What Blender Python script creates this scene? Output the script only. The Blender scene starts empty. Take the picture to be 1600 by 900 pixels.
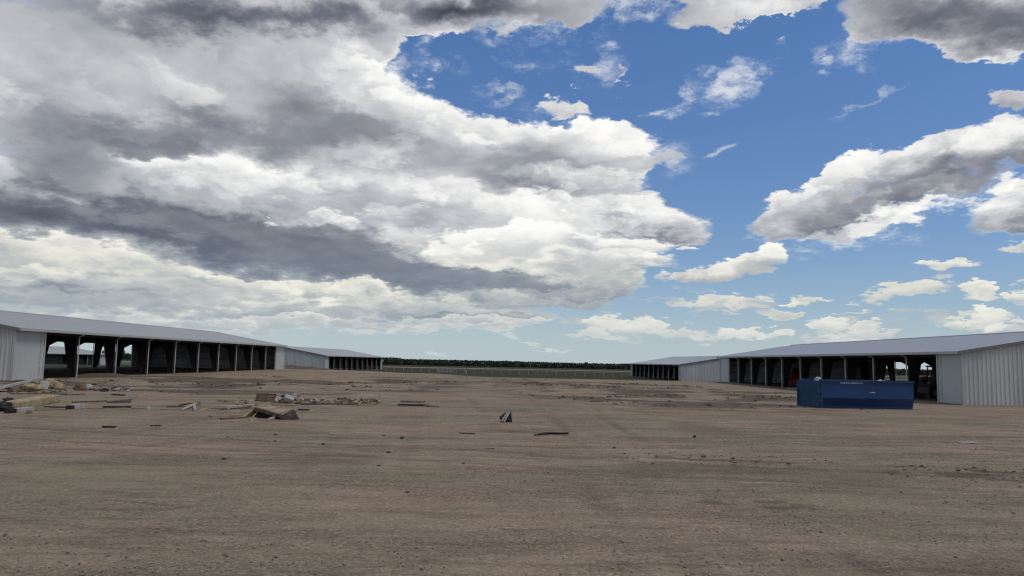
import bpy, bmesh, math, random
import numpy as np
from mathutils import Vector, Matrix, Euler

random.seed(7)
RNG = np.random.default_rng(7)
C = bpy.context.scene.collection
SC = bpy.context.scene

# ------------------------------------------------------------------ camera
CAM_Z = 2.0
FPX = 1150.0                       # focal length in pixels of a 1600 wide frame
PITCH, ROLL, YAW = math.radians(5.95), math.radians(1.13), math.radians(-0.6)
cam_data = bpy.data.cameras.new('camera')
cam_data.sensor_width = 36.0
cam_data.lens = FPX / 1600.0 * 36.0
cam_data.clip_start, cam_data.clip_end = 0.1, 20000.0
cam = bpy.data.objects.new('camera', cam_data)
C.objects.link(cam)
R_CAM = (Matrix.Rotation(YAW, 3, 'Z') @ Matrix.Rotation(math.pi / 2 + PITCH, 3, 'X') @ Matrix.Rotation(ROLL, 3, 'Z'))
cam.matrix_world = Matrix.Translation((0, 0, CAM_Z)) @ R_CAM.to_4x4()
SC.camera = cam

def ray(px, py):
    d = R_CAM @ Vector(((px - 800.0) / FPX, (450.0 - py) / FPX, -1.0))
    return d.normalized()

def azel(px, py):
    d = ray(px, py)
    return math.degrees(math.atan2(d.x, d.y)), math.degrees(math.asin(d.z))

SC.view_settings.view_transform = 'Standard'
SC.view_settings.look = 'None'
SC.view_settings.gamma = 1.0
SC.view_settings.exposure = 0.0
SC.render.engine = 'CYCLES'
SC.cycles.max_bounces = 5
SC.cycles.diffuse_bounces = 3
SC.cycles.use_denoising = True
SC.cycles.denoising_prefilter = 'NONE'
SC.cycles.filter_width = 1.2
SC.cycles.use_adaptive_sampling = True
SC.cycles.adaptive_threshold = 0.015
SC.cycles.adaptive_min_samples = 24

# ------------------------------------------------------------------ sun: veiled by cloud
SUN_EL, SUN_AZ = math.radians(58), math.radians(118)    # azimuth clockwise from +Y: high, to the right
sun_dir = Vector((math.sin(SUN_AZ) * math.cos(SUN_EL), math.cos(SUN_AZ) * math.cos(SUN_EL), math.sin(SUN_EL)))
sd = bpy.data.lights.new('sun', 'SUN')
sd.energy = 1.3
sd.angle = math.radians(18)
sd.color = (1.0, 0.95, 0.88)
sun = bpy.data.objects.new('sun', sd)
sun.rotation_euler = sun_dir.to_track_quat('Z', 'Y').to_euler()
C.objects.link(sun)

# ------------------------------------------------------------------ node helper
class G:
    """small wrapper: arithmetic on sockets makes the nodes"""
    def __init__(s, tree): s.t = tree
    def new(s, kind, **kw):
        n = s.t.nodes.new(kind)
        for k, v in kw.items(): setattr(n, k, v)
        return n
    def put(s, sock, v):
        if isinstance(v, bpy.types.NodeSocket): s.t.links.new(v, sock)
        else: sock.default_value = v
    def m(s, op, a, b=None, c=None, clamp=False):
        n = s.new('ShaderNodeMath', operation=op, use_clamp=clamp)
        s.put(n.inputs[0], a)
        if b is not None: s.put(n.inputs[1], b)
        if c is not None: s.put(n.inputs[2], c)
        return n.outputs[0]
    def add(s, a, b): return s.m('ADD', a, b)
    def sub(s, a, b): return s.m('SUBTRACT', a, b)
    def mul(s, a, b): return s.m('MULTIPLY', a, b)
    def v(s, op, a, b=None, scale=None):
        n = s.new('ShaderNodeVectorMath', operation=op)
        s.put(n.inputs[0], a)
        if b is not None: s.put(n.inputs[1], b)
        if scale is not None: s.put(n.inputs['Scale'], scale)
        return n.outputs['Value'] if op in ('LENGTH', 'DOT_PRODUCT', 'DISTANCE') else n.outputs['Vector']
    def rng(s, x, a, b, c=0.0, d=1.0, kind='SMOOTHSTEP'):
        n = s.new('ShaderNodeMapRange', interpolation_type=kind, clamp=True)
        for i, q in enumerate((x, a, b, c, d)): s.put(n.inputs[i], q)
        return n.outputs[0]
    def xyz(s, vec):
        n = s.new('ShaderNodeSeparateXYZ'); s.put(n.inputs[0], vec); return n.outputs
    def vec(s, x, y, z=0.0):
        n = s.new('ShaderNodeCombineXYZ')
        for i, q in enumerate((x, y, z)): s.put(n.inputs[i], q)
        return n.outputs[0]
    def noise(s, vec, scale, detail=4, rough=0.5, lac=2.0, kind='FBM', color=False):
        n = s.new('ShaderNodeTexNoise', noise_dimensions='3D', noise_type=kind)
        s.put(n.inputs['Vector'], vec)
        n.inputs['Scale'].default_value = scale; n.inputs['Detail'].default_value = detail
        n.inputs['Roughness'].default_value = rough; n.inputs['Lacunarity'].default_value = lac
        return n.outputs['Color' if color else 'Fac']
    def voro(s, vec, scale, detail=3, rough=0.5, lac=2.0, rand=1.0, feature='F1', out='Distance', smooth=None):
        n = s.new('ShaderNodeTexVoronoi', voronoi_dimensions='3D', feature=feature)
        n.normalize = True
        s.put(n.inputs['Vector'], vec)
        n.inputs['Scale'].default_value = scale
        if 'Detail' in n.inputs: n.inputs['Detail'].default_value = detail
        if 'Roughness' in n.inputs: n.inputs['Roughness'].default_value = rough
        if 'Lacunarity' in n.inputs: n.inputs['Lacunarity'].default_value = lac
        n.inputs['Randomness'].default_value = rand
        if smooth is not None: n.inputs['Smoothness'].default_value = smooth
        return n.outputs[out]
    def mix(s, f, a, b, blend='MIX'):
        n = s.new('ShaderNodeMix', data_type='RGBA', blend_type=blend)
        s.put(n.inputs[0], f); s.put(n.inputs[6], col4(a)); s.put(n.inputs[7], col4(b))
        return n.outputs[2]
    def ramp(s, f, stops, interp='LINEAR'):
        n = s.new('ShaderNodeValToRGB')
        n.color_ramp.interpolation = interp
        e = n.color_ramp.elements
        while len(e) < len(stops): e.new(0.5)
        for q, (p, c) in zip(e, stops): q.position = p; q.color = col4(c)
        s.put(n.inputs[0], f)
        return n.outputs[0]

def col4(c):
    if isinstance(c, bpy.types.NodeSocket): return c
    if isinstance(c, (int, float)): return (c, c, c, 1)
    return (c[0], c[1], c[2], 1) if len(c) == 3 else c
def srgb(r, g, b):
    f = lambda u: ((u / 255 + 0.055) / 1.055) ** 2.4 if u > 10 else u / 255 / 12.92
    return (f(r), f(g), f(b))

# ------------------------------------------------------------------ sky with broken cumulus
world = bpy.data.worlds.new('World')
SC.world = world
world.use_nodes = True
wt = world.node_tree
wt.nodes.clear()
g = G(wt)
SKY_STR = 0.1
d = g.new('ShaderNodeTexCoord').outputs['Generated']
dx, dy, dz = g.xyz(d)
az = g.mul(g.m('ARCTAN2', dx, dy), 57.29578)
el = g.mul(g.m('ARCSINE', dz), 57.29578)
elp = g.m('MAXIMUM', el, 0.0)

def proj(vec, eps):                    # cloud layer seen in perspective: finer towards the horizon
    z = g.xyz(vec)[2]
    return g.v('SCALE', vec, scale=g.m('DIVIDE', 1.0, g.add(g.m('MAXIMUM', z, 0.0), eps)))

q = proj(d, 0.30)
# warp of the angular coordinates: big swirls, then small curls
wv = g.v('SUBTRACT', g.noise(q, 2.6, 3, 0.5, color=True), (0.5, 0.5, 0.5))
wv2 = g.v('SUBTRACT', g.noise(q, 11.0, 5, 0.62, color=True), (0.5, 0.5, 0.5))
fore = g.rng(el, 0.0, 22.0, 0.22, 1.0, 'LINEAR')
warp = g.v('ADD', g.v('SCALE', wv, scale=g.mul(fore, 7.0)), g.v('SCALE', wv2, scale=g.mul(g.rng(el, 0.0, 22.0, 0.30, 1.0, 'LINEAR'), 4.8)))
p0 = g.vec(az, el, 0.0)
p1 = g.v('MULTIPLY', g.v('ADD', p0, warp), (1, 1, 0))

def local_scale(px, py):
    a0, e0 = azel(px, py); a1, e1 = azel(px + 10, py); a2, e2 = azel(px, py - 10)
    return abs(a1 - a0) / 10, abs(e2 - e0) / 10

def blob(px, py, rx, ry, rot=0.0, amp=1.0, inner=None, src=None):
    """soft ellipse centred where the photo's pixel looks; rot in degrees, anticlockwise"""
    a, e = azel(px, py); sx, sy = local_scale(px, py)
    if inner is None: inner = 0.45 if rx > 70 and amp == 1.0 else 0.0
    n = g.new('ShaderNodeMapping', vector_type='TEXTURE')
    g.put(n.inputs['Vector'], src or p1)
    n.inputs['Location'].default_value = (a, e, 0)
    n.inputs['Rotation'].default_value = (0, 0, math.radians(rot))
    n.inputs['Scale'].default_value = (rx * sx, ry * sy, 1)
    r = g.v('LENGTH', n.outputs[0])
    return g.rng(r, 1.0, inner, 0.0, amp)

def gather(rows, src, how):
    """folds the blobs together; every few blobs the source is tied to the running result, so the render keeps few values at a time"""
    out = None
    for i, row in enumerate(rows):
        if i % 6 == 5: src = g.v('ADD', src, g.v('SCALE', (0, 0, 1), scale=g.mul(out, 1e-7)))
        b = blob(*row, src=src)
        out = b if out is None else how(out, b)
    return out
def total(items):
    out = None
    for b in items: out = b if out is None else g.add(out, b)
    return out

MASS = [  # the big cloud and its neighbours
 (180, 120, 480, 260), (420, 150, 330, 190, -10), (330, 330, 560, 200), (640, 260, 300, 150, -14), (800, 290, 260, 130, -8),
 (940, 240, 110, 85, 0), (1000, 240, 85, 22, 0, .8), (985, 335, 165, 62, -6), (780, 390, 300, 110, 0), (920, 430, 120, 60, 0), (200, 440, 520, 120), (640, 450, 340, 80),
 (250, 492, 460, 44), (600, 492, 330, 34), (800, 492, 190, 18, 0, .9), (720, 508, 200, 9, 0, .8), (300, 520, 330, 12, 0, .75), (520, 517, 80, 7, 0, .8),
 (330, 10, 420, 90, 0), (640, 20, 330, 75, 4), (850, 10, 140, 60, 10), (520, 80, 150, 110),
 (1180, 5, 210, 48, 3), (1440, 20, 190, 75, -10), (1560, 50, 150, 85, -14),
 (898, 158, 48, 30, 0, .85), (920, 104, 50, 20, 0, .8), (975, 108, 30, 10, 0, .7), (840, 104, 34, 14, 0, .65), 
 (1120, 482, 130, 13, 0, .72), (1440, 468, 130, 16, 0, .75), (1040, 470, 120, 9, 0, .7), (1330, 492, 90, 6, 0, .65), (1600, 372, 90, 16, 0, .8),
]
WISPS = [
 (795, 144, 60, 13, 4), (1150, 118, 74, 30, 14), (1062, 138, 64, 15, 26), (1028, 157, 26, 12, 10), (1355, 146, 68, 10, 10), (1132, 220, 46, 12, 22), (1302, 75, 32, 12, 0), (1210, 72, 12, 10, 0),
 (665, 86, 20, 26, 60), (590, 108, 90, 34, -10), (700, 110, 60, 20, 0), (870, 35, 130, 40, 10), (960, 60, 40, 16, 0), (880, 165, 60, 30, 0), (1040, 240, 70, 36, 0), (1240, 395, 60, 10, 0), (1350, 375, 120, 14, 0), (960, 10, 120, 30, 0), (1390, 55, 90, 40, 0), (930, 95, 70, 30, 0), (840, 100, 50, 20, 0), (750, 185, 40, 16, 0),
]
cov = gather(MASS, p1, lambda a, b: g.m('SMOOTH_MAX', a, b, 0.18))
# the deck goes on outside the frame in the same broken way
outside = g.rng(g.noise(q, 0.9, 3, 0.5), 0.30, 0.52, 0.0, 1.0)
inside = g.mul(g.mul(g.rng(g.m('ABSOLUTE', az), 50, 41, 0.0, 1.0), g.rng(el, 43, 33, 0.0, 1.0)), g.rng(dy, 0.0, 0.1, 0, 1))
cov = g.add(g.mul(cov, inside), g.mul(outside, g.sub(1.0, inside)))
# little fair-weather clouds and streaks low over the plain
low = g.noise(g.v('MULTIPLY', p0, (0.55, 1.6, 1.0)), 0.42, 5, 0.55)
lowc = g.mul(g.rng(low, 0.47, 0.62), g.mul(g.rng(el, 9.0, 4.5, 0.0, 0.75), g.rng(el, 0.4, 2.2)))
cov = g.m('SMOOTH_MAX', cov, lowc, 0.1)

up = sun_dir
curl = g.v('SCALE', g.v('SUBTRACT', g.noise(proj(d, 0.34), 9.0, 4, 0.6, color=True), (0.5, 0.5, 0.5)), scale=0.11)
def field(offset, scale, vd, nd, weight, shift=0.0):
    """billowing density: soft noise plus rounded puffs, looked up a little towards the sun when offset is set"""
    qq = proj(d if offset == 0 else g.v('ADD', d, tuple(up * offset)), 0.34)
    qq = g.v('ADD', g.v('ADD', qq, curl), (shift, shift * 0.7, -shift))
    puff = g.voro(qq, scale * 1.3, vd, 0.5, 2.2, 1.0)
    soft = g.noise(qq, scale, nd, 0.54)
    return g.add(g.mul(g.sub(1.0, puff), weight), g.mul(soft, 0.75))
NMEAN = 0.80
n0 = field(0, 4.2, 5, 9, 0.55)
n2 = field(0.07, 4.2, 2, 4, 0.55)
dens = g.add(g.sub(cov, 0.42), g.mul(g.sub(n0, NMEAN), 1.0))
topn = g.rng(g.sub(n0, n2), -0.10, 0.10)
mask = g.rng(dens, -0.03, g.rng(topn, 0, 1, 0.44, 0.17, 'LINEAR'))
mod = g.mul(g.sub(n0, n2), 0.5)
for sc_, dl, sh, depth in ((3.0, 0.060, 3.1, 1.0), (4.6, 0.045, 7.7, 0.9), (7.5, 0.028, 12.3, 0.75)):
    f0 = field(0, sc_, 4, 7, 0.45, sh)
    fu = field(dl, sc_, 2, 4, 0.45, sh)
    df = g.sub(f0, fu)
    tn = g.rng(df, -0.07, 0.09)
    t = 0.70
    e = g.sub(f0, t)
    lm = g.rng(e, 0.0, g.rng(tn, 0, 1, 0.34, 0.10, 'LINEAR'))
    rim = g.mul(g.rng(e, 0.17, 0.0, 0.0, 0.21 * depth), tn)
    val = g.add(g.add(rim, g.mul(df, 1.1 * depth)), -0.10 * depth)
    mod = g.add(mod, g.mul(lm, g.sub(val, mod)))

SHADE = [  # + lit billows, - thick shaded undersides
 (200, 60, 330, 110, 0, .06), (60, 120, 130, 120, 0, -.08), (330, 200, 330, 70, 6, -.28), (130, 205, 150, 80, 0, -.20), (560, 190, 260, 60, -10, -.12), (640, 165, 200, 46, -18, .30), (860, 195, 170, 50, 0, .30), (960, 200, 90, 40, 0, .14),
 (330, 262, 240, 40, 0, .26), (520, 285, 280, 55, 0, .26), (60, 290, 150, 80, 0, -.22),
 (160, 340, 420, 56, -6, -.50), (440, 385, 380, 56, -9, -.50), (720, 440, 280, 36, -4, -.46), (280, 372, 200, 40, -10, -.18), (60, 345, 200, 50, 0, -.14), (890, 462, 120, 22, 0, -.26), (620, 415, 150, 40, 0, -.16),
 (800, 385, 170, 40, 10, .48), (960, 320, 150, 50, 0, .20), (510, 350, 50, 22, 0, .46), (428, 357, 22, 8, 20, .5), (900, 395, 150, 35, 8, .22), (1020, 362, 110, 18, -6, -.30),
 (820, 300, 180, 34, -5, -.14), (930, 262, 130, 30, -5, -.10), (815, 290, 28, 12, 0, -.22), (720, 320, 140, 30, 0, -.10),
 (130, 405, 260, 26, -6, .40), (400, 445, 300, 30, -5, .46), (560, 462, 150, 22, 0, .40), (40, 425, 130, 22, 0, .30), (110, 465, 300, 18, 0, -.34), (420, 488, 240, 12, 0, -.20), (690, 487, 280, 12, 0, -.34), (560, 502, 300, 8, 0, .16), (250, 496, 300, 9, 0, .22), (740, 497, 200, 6, 0, .2),
 (330, 12, 330, 46, 0, -.38), (740, 15, 190, 46, 4, -.56), (900, 55, 120, 22, 8, .26), (520, 40, 140, 40, 0, -.20),
 (1180, 15, 180, 40, 0, .22), (1470, 20, 160, 60, -8, -.38), (1570, 55, 130, 60, -8, -.34), (1560, 108, 120, 16, -5, .14),
]
psh = g.v('MULTIPLY', g.v('ADD', p0, g.v('SCALE', warp, scale=1.25)), (1, 1, 0))
shade_in = g.mul(gather(SHADE, psh, g.add), inside)
thin = g.rng(dens, 0.45, 0.0, 0.0, 0.16)
thick_out = g.mul(g.mul(g.rng(dens, 0.1, 0.6, 0.0, -0.30), g.sub(1.0, inside)), 1.0)
mod = g.mul(mod, g.rng(shade_in, -0.5, -0.05, 0.55, 1.0))
bright = total([shade_in, mod, thin, thick_out, 0.57])
# single billows in front of one another: bright crown, flat shaded base
LOBES = [  # px, py, rx, ry, rot, crown, base, softness
 (120, 408, 220, 32, -5, .90, .62, 1), (380, 446, 200, 30, -5, .94, .56, 1), (545, 462, 140, 24, -3, .98, .54, 1), (230, 452, 150, 18, 0, .78, .54, 1), (60, 430, 90, 18, 0, .90, .64, 1), (100, 472, 230, 16, 0, .60, .42, 1.6), (190, 498, 200, 10, 0, .80, .60, 1), (430, 486, 170, 12, 0, .66, .48, 1.4), (460, 500, 130, 9, 0, .84, .62, 1), (330, 520, 120, 7, 0, .78, .64, 1),
 (640, 480, 150, 16, 0, .74, .5, 1), (860, 470, 110, 26, 0, .84, .46, 1), (770, 500, 120, 14, 0, .84, .6, 1),
 (600, 150, 80, 40, -25, .98, .66, 1), (680, 190, 130, 56, -18, .99, .60, 1), (800, 205, 90, 36, -6, .97, .66, 1), (860, 225, 110, 44, -8, .96, .56, 1), (950, 228, 90, 52, -8, .99, .60, 1), (1010, 246, 80, 20, -4, .66, .50, 1.6), (905, 205, 36, 24, 0, 1.0, .74, 1),
 (880, 285, 150, 36, 0, .84, .60, 1.3), (1005, 338, 120, 38, -8, .97, .54, 1), (900, 330, 130, 34, 0, .90, .64, 1.2), (790, 385, 150, 44, 8, 1.05, .74, 1), (950, 385, 110, 30, -4, .92, .58, 1), (980, 412, 90, 22, -6, .88, .60, 1), (700, 320, 130, 34, -6, .84, .58, 1.4),
 (420, 290, 180, 36, -4, .92, .62, 1.2), (560, 305, 150, 34, -6, .90, .60, 1.2), (250, 262, 120, 34, 0, .96, .60, 1.2), (512, 352, 46, 24, -10, .92, .54, 1), (428, 357, 20, 9, 20, .82, .6, 1), (620, 352, 60, 22, 0, .80, .56, 1.2), (500, 405, 300, 44, -9, .30, .14, 1.7), (650, 432, 240, 36, -4, .28, .14, 1.6), (770, 446, 180, 30, -3, .36, .18, 1.5), (250, 360, 260, 40, -8, .34, .18, 1.8), (900, 462, 110, 18, 0, .56, .38, 1.4),
 (1325, 282, 66, 40, 18, .99, .78, .8), (1285, 305, 60, 34, 14, .92, .70, .9), (1395, 352, 130, 26, 10, .95, .86, 1), (1300, 372, 60, 14, 0, .80, .6, 1.4), (1225, 335, 75, 38, 14, .86, .36, .9), (1300, 345, 140, 38, 10, .66, .30, 1), (1430, 318, 170, 34, 12, .55, .38, 1.2), (1455, 268, 120, 50, 14, .90, .26, .8), (1580, 248, 120, 50, 10, .92, .30, .9), (1690, 300, 90, 70, 0, .8, .4, 1), (1575, 335, 90, 46, 0, .92, .32, 1.1),
 (1592, 178, 48, 28, 0, .84, .58, 1), (898, 160, 42, 26, 0, .76, .58, 1.1),
 (1090, 436, 70, 14, 6, .86, .66, 1), (1130, 428, 66, 22, 10, .96, .58, .8), (1180, 412, 52, 30, 8, 1.0, .60, .7), (1467, 411, 58, 13, 0, .90, .64, 1), (1066, 390, 12, 8, 0, .82, .7, 1), 
 (950, 510, 46, 22, 0, .94, .72, .9), (1005, 514, 44, 24, 0, .95, .72, .8), (930, 526, 60, 10, 0, .85, .74, 1), (1060, 524, 60, 12, 0, .86, .74, 1), (1120, 530, 70, 10, 0, .88, .74, 1), (1165, 522, 60, 12, 0, .92, .76, 1), (1225, 517, 32, 9, 0, .92, .74, 1), (1297, 508, 36, 14, 0, .97, .68, .8), (1365, 517, 50, 16, 0, .94, .74, .8), (1320, 526, 60, 8, 0, .85, .74, 1), (1535, 462, 44, 20, 0, .98, .68, .7), (1600, 466, 34, 14, 0, .94, .7, .9), (1545, 498, 52, 20, 0, .95, .70, .8), (1500, 505, 40, 12, 0, .92, .72, .9), (1580, 512, 70, 14, 0, .92, .74, .9),
 (1250, 470, 60, 9, 0, .90, .76, 1), (1410, 465, 100, 18, 4, .82, .68, 1.4), (1130, 470, 110, 14, 0, .80, .68, 1.4), (680, 552, 22, 7, 0, .84, .76, 1), (560, 517, 38, 7, 0, .86, .74, 1), (870, 548, 40, 5, 0, .82, .76, 1), (835, 540, 26, 4, 0, .8, .76, 1), (1270, 545, 60, 6, 0, .84, .76, 1),
]
nb = g.voro(g.v('ADD', proj(d, 0.22), g.v('SCALE', curl, scale=0.6)), 11.0, 3, 0.5, 2.2)
nz = g.add(g.mul(g.sub(n0, NMEAN), 1.0), g.mul(g.sub(0.42, nb), g.rng(el, 26, 8, 0.35, 0.75)))
bt = bpy.data.node_groups.new('billow', 'ShaderNodeTree')
for nm in ('src', 'loc', 'rot', 'scl'): bt.interface.new_socket(nm, in_out='INPUT', socket_type='NodeSocketVector')
for nm in ('crown', 'base', 'soft', 'nz', 'mod', 'bright', 'mask'): bt.interface.new_socket(nm, in_out='INPUT', socket_type='NodeSocketFloat')
for nm in ('bright', 'mask'): bt.interface.new_socket(nm, in_out='OUTPUT', socket_type='NodeSocketFloat')
k = G(bt)
gi = k.new('NodeGroupInput').outputs
mp = k.new('ShaderNodeMapping', vector_type='TEXTURE')
for sk, nm in zip(mp.inputs, ('src', 'loc', 'rot', 'scl')): k.put(sk, gi[nm])
lx, ly, _ = k.xyz(mp.outputs[0])
r_l = k.v('LENGTH', k.vec(lx, k.m('MAXIMUM', k.mul(ly, -1.7), ly)))
e_l = k.add(k.sub(0.86, r_l), gi['nz'])
lmask = k.rng(e_l, 0.0, k.mul(k.rng(ly, -0.5, 0.3, 0.60, 0.18, 'LINEAR'), gi['soft']))
lsh = k.add(k.rng(k.add(ly, k.mul(gi['nz'], 0.5)), -0.50, 0.85, gi['base'], gi['crown']), gi['mod'])
go = k.new('NodeGroupOutput')
k.put(go.inputs['bright'], k.add(gi['bright'], k.mul(lmask, k.sub(lsh, gi['bright']))))
k.put(go.inputs['mask'], k.m('MAXIMUM', gi['mask'], lmask))
src = p1
for i, (px, py, rx, ry, rot, crown, base, soft) in enumerate(LOBES):
    if i % 3 == 2: src = g.v('ADD', src, g.v('SCALE', (0, 0, 1), scale=g.mul(bright, 1e-7)))
    if py > 455 and px > 660: rx, ry = rx * .86, ry * .82
    elif px < 1100 and rx > 75: soft *= 1.45
    a_, e_ = azel(px, py); sx, sy = local_scale(px, py)
    n = g.new('ShaderNodeGroup', node_tree=bt)
    for nm, val in (('src', src), ('loc', (a_, e_, 0)), ('rot', (0, 0, math.radians(rot))), ('scl', (rx * sx * 1.10, ry * sy * 1.14, 1)), ('crown', crown - .07), ('base', base - .04),
                    ('soft', soft), ('nz', nz), ('mod', mod), ('bright', bright), ('mask', mask)):
        g.put(n.inputs[nm], val)
    bright, mask = n.outputs['bright'], n.outputs['mask']
ccol = g.ramp(bright, [(0.0, srgb(72, 75, 88)), (0.22, srgb(106, 109, 122)), (0.45, srgb(150, 153, 161)), (0.66, srgb(198, 200, 204)), (0.86, srgb(240, 240, 238)), (1.0, srgb(255, 254, 250))])
warm = g.ramp(bright, [(0.0, srgb(100, 108, 124)), (0.3, srgb(132, 140, 152)), (0.6, srgb(182, 186, 184)), (0.85, srgb(232, 229, 216)), (1.0, srgb(250, 247, 232))])
ccol = g.mix(g.rng(el, 10.5, 6.0, 0.0, 0.9), ccol, warm)
ccol = g.v('SCALE', ccol, scale=1.0 / SKY_STR)

sky = g.new('ShaderNodeTexSky', sky_type='NISHITA')
sky.sun_disc = False
sky.sun_elevation = SUN_EL
sky.sun_rotation = SUN_AZ
sky.altitude = 600
sky.air_density = 1.0
sky.dust_density = 0.6
sky.ozone_density = 2.0
blue = g.v('MULTIPLY', sky.outputs[0], g.mix(g.rng(el, 3.0, 24.0, 0, 1, 'LINEAR'), (0.72, 0.80, 0.92), (0.72, 0.95, 1.22)))
wn = g.noise(g.v('MULTIPLY', g.v('ADD', q, g.v('SCALE', wv2, scale=0.12)), (1.0, 1.0, 1.5)), 13.0, 8, 0.62)
wisp = g.mul(gather(WISPS, p1, lambda a, b: g.m('MAXIMUM', a, b)), g.rng(wn, 0.40, 0.72, 0, 0.85))
blue = g.mix(wisp, blue, tuple(9.0 * k for k in srgb(236, 240, 246)))
full = g.mix(mask, blue, ccol)
haze_col = g.v('SCALE', g.vec(*srgb(184, 200, 210)), scale=1.0 / SKY_STR)
full = g.mix(g.m('MULTIPLY', g.m('POWER', 2.71828, g.mul(elp, -0.30)), 0.86), full, haze_col)
bg = g.new('ShaderNodeBackground')
g.put(bg.inputs['Color'], full)
bg.inputs['Strength'].default_value = SKY_STR
out = g.new('ShaderNodeOutputWorld')
wt.links.new(bg.outputs[0], out.inputs['Surface'])
world.cycles.sampling_method = 'MANUAL'
world.cycles.sample_map_resolution = 512

# ------------------------------------------------------------------ mesh helpers
def link(name, me, mat, parent=None):
    o = bpy.data.objects.new(name, me)
    C.objects.link(o)
    if mat is not None and len(me.materials) == 0: me.materials.append(mat)
    if parent is not None: o.parent = parent
    return o

class MB:
    """collects simple solids and links them as one mesh object"""
    def __init__(s): s.v = []; s.f = []
    def add(s, vs, fs):
        n = len(s.v)
        s.v += [tuple(p) for p in vs]
        s.f += [tuple(n + i for i in f) for f in fs]
        return s
    def box(s, x0, x1, y0, y1, z0, z1, M=None):
        vs = [Vector((x, y, z)) for z in (z0, z1) for y in (y0, y1) for x in (x0, x1)]
        if M is not None: vs = [M @ p for p in vs]
        return s.add(vs, [(0, 2, 3, 1), (4, 5, 7, 6), (0, 1, 5, 4), (2, 6, 7, 3), (0, 4, 6, 2), (1, 3, 7, 5)])
    def beam(s, a, b, w, h, up=(0, 0, 1), end=1.0):
        a, b = Vector(a), Vector(b)
        t = (b - a).normalized()
        side = t.cross(Vector(up))
        if side.length < 1e-4: side = t.cross(Vector((1, 0, 0)))
        side.normalize(); u = side.cross(t)
        vs = []
        for p, k in ((a, 1.0), (b, end)):
            for i, j in ((-1, -1), (1, -1), (1, 1), (-1, 1)):
                vs.append(p + side * (i * w * k / 2) + u * (j * h * k / 2))
        return s.add(vs, [(3, 2, 1, 0), (4, 5, 6, 7)] + [(i, (i + 1) % 4, 4 + (i + 1) % 4, 4 + i) for i in range(4)])
    def prism(s, pts, off):
        n = len(pts); off = Vector(off)
        vs = [Vector(p) for p in pts] + [Vector(p) + off for p in pts]
        return s.add(vs, [tuple(range(n - 1, -1, -1)), tuple(range(n, 2 * n))] + [(i, (i + 1) % n, n + (i + 1) % n, n + i) for i in range(n)])
    def tube(s, pts, r, k=8, cap=True):
        pts = [Vector(p) for p in pts]
        rs = r if isinstance(r, (list, tuple)) else [r] * len(pts)
        rings = []
        ref = None
        for i, p in enumerate(pts):
            t = (pts[min(i + 1, len(pts) - 1)] - pts[max(i - 1, 0)]).normalized()
            if ref is None: ref = t.cross(Vector((0, 0, 1)) if abs(t.z) < 0.9 else Vector((1, 0, 0))).normalized()
            a = (ref - t * ref.dot(t)).normalized(); b = t.cross(a); ref = a
            rings.append([p + (a * math.cos(2 * math.pi * j / k) + b * math.sin(2 * math.pi * j / k)) * rs[i] for j in range(k)])
        vs = [q for ring in rings for q in ring]
        fs = [(i * k + j, i * k + (j + 1) % k, (i + 1) * k + (j + 1) % k, (i + 1) * k + j) for i in range(len(pts) - 1) for j in range(k)]
        if cap: fs += [tuple(range(k - 1, -1, -1)), tuple(range((len(pts) - 1) * k, len(pts) * k))]
        return s.add(vs, fs)
    def lump(s, c, rx, ry, rz, rough=0.25, seg=10, rings=6, rnd=None, floor=None):
        rnd = rnd or random
        c = Vector(c); vs = []; fs = []
        for i in range(rings + 1):
            th = math.pi * i / rings
            for j in range(seg):
                ph = 2 * math.pi * j / seg
                k = 1 + rnd.uniform(-rough, rough) * (0.3 if i in (0, rings) else 1)
                z = rz * k * math.cos(th)
                p = c + Vector((rx * k * math.sin(th) * math.cos(ph), ry * k * math.sin(th) * math.sin(ph), z))
                if floor is not None and p.z < floor: p.z = floor
                vs.append(p)
        for i in range(rings):
            for j in range(seg):
                fs.append((i * seg + j, (i + 1) * seg + j, (i + 1) * seg + (j + 1) % seg, i * seg + (j + 1) % seg))
        return s.add(vs, fs)
    def mesh(s, name, smooth=False, bevel=0.0):
        me = bpy.data.meshes.new(name)
        me.from_pydata(s.v, [], s.f)
        bm = bmesh.new(); bm.from_mesh(me)
        if bevel:
            bmesh.ops.remove_doubles(bm, verts=bm.verts, dist=1e-5)
            bmesh.ops.bevel(bm, geom=list(bm.edges), offset=bevel, segments=1, profile=0.5, affect='EDGES', clamp_overlap=True)
        bmesh.ops.recalc_face_normals(bm, faces=bm.faces)
        bm.to_mesh(me); bm.free()
        if smooth: me.polygons.foreach_set('use_smooth', [True] * len(me.polygons))
        return me
    def build(s, name, mat, parent=None, smooth=False, bevel=0.0):
        return link(name, s.mesh(name, smooth, bevel), mat, parent)

def tag(o, label=None, cat=None, group=None, kind=None):
    if label: o['label'] = label
    if cat: o['category'] = cat
    if group: o['group'] = group
    if kind: o['kind'] = kind
    return o
def empty(name, loc=(0, 0, 0), rot=(0, 0, 0)):
    o = bpy.data.objects.new(name, None)
    o.empty_display_size = 0.2
    C.objects.link(o); o.location = loc; o.rotation_euler = rot
    return o
def twin(o, parent=None, loc=None):
    c = o.copy(); C.objects.link(c); c.parent = parent if parent is not None else o.parent
    if loc is not None: c.location = loc
    return c
def deep_copy(root, loc, rz=0.0):
    r = root.copy(); C.objects.link(r); r.location = loc; r.rotation_euler = (0, 0, rz)
    for ch in list(root.children):
        c = twin(ch, r)
        for gch in list(ch.children): twin(gch, c)
    return r

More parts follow.
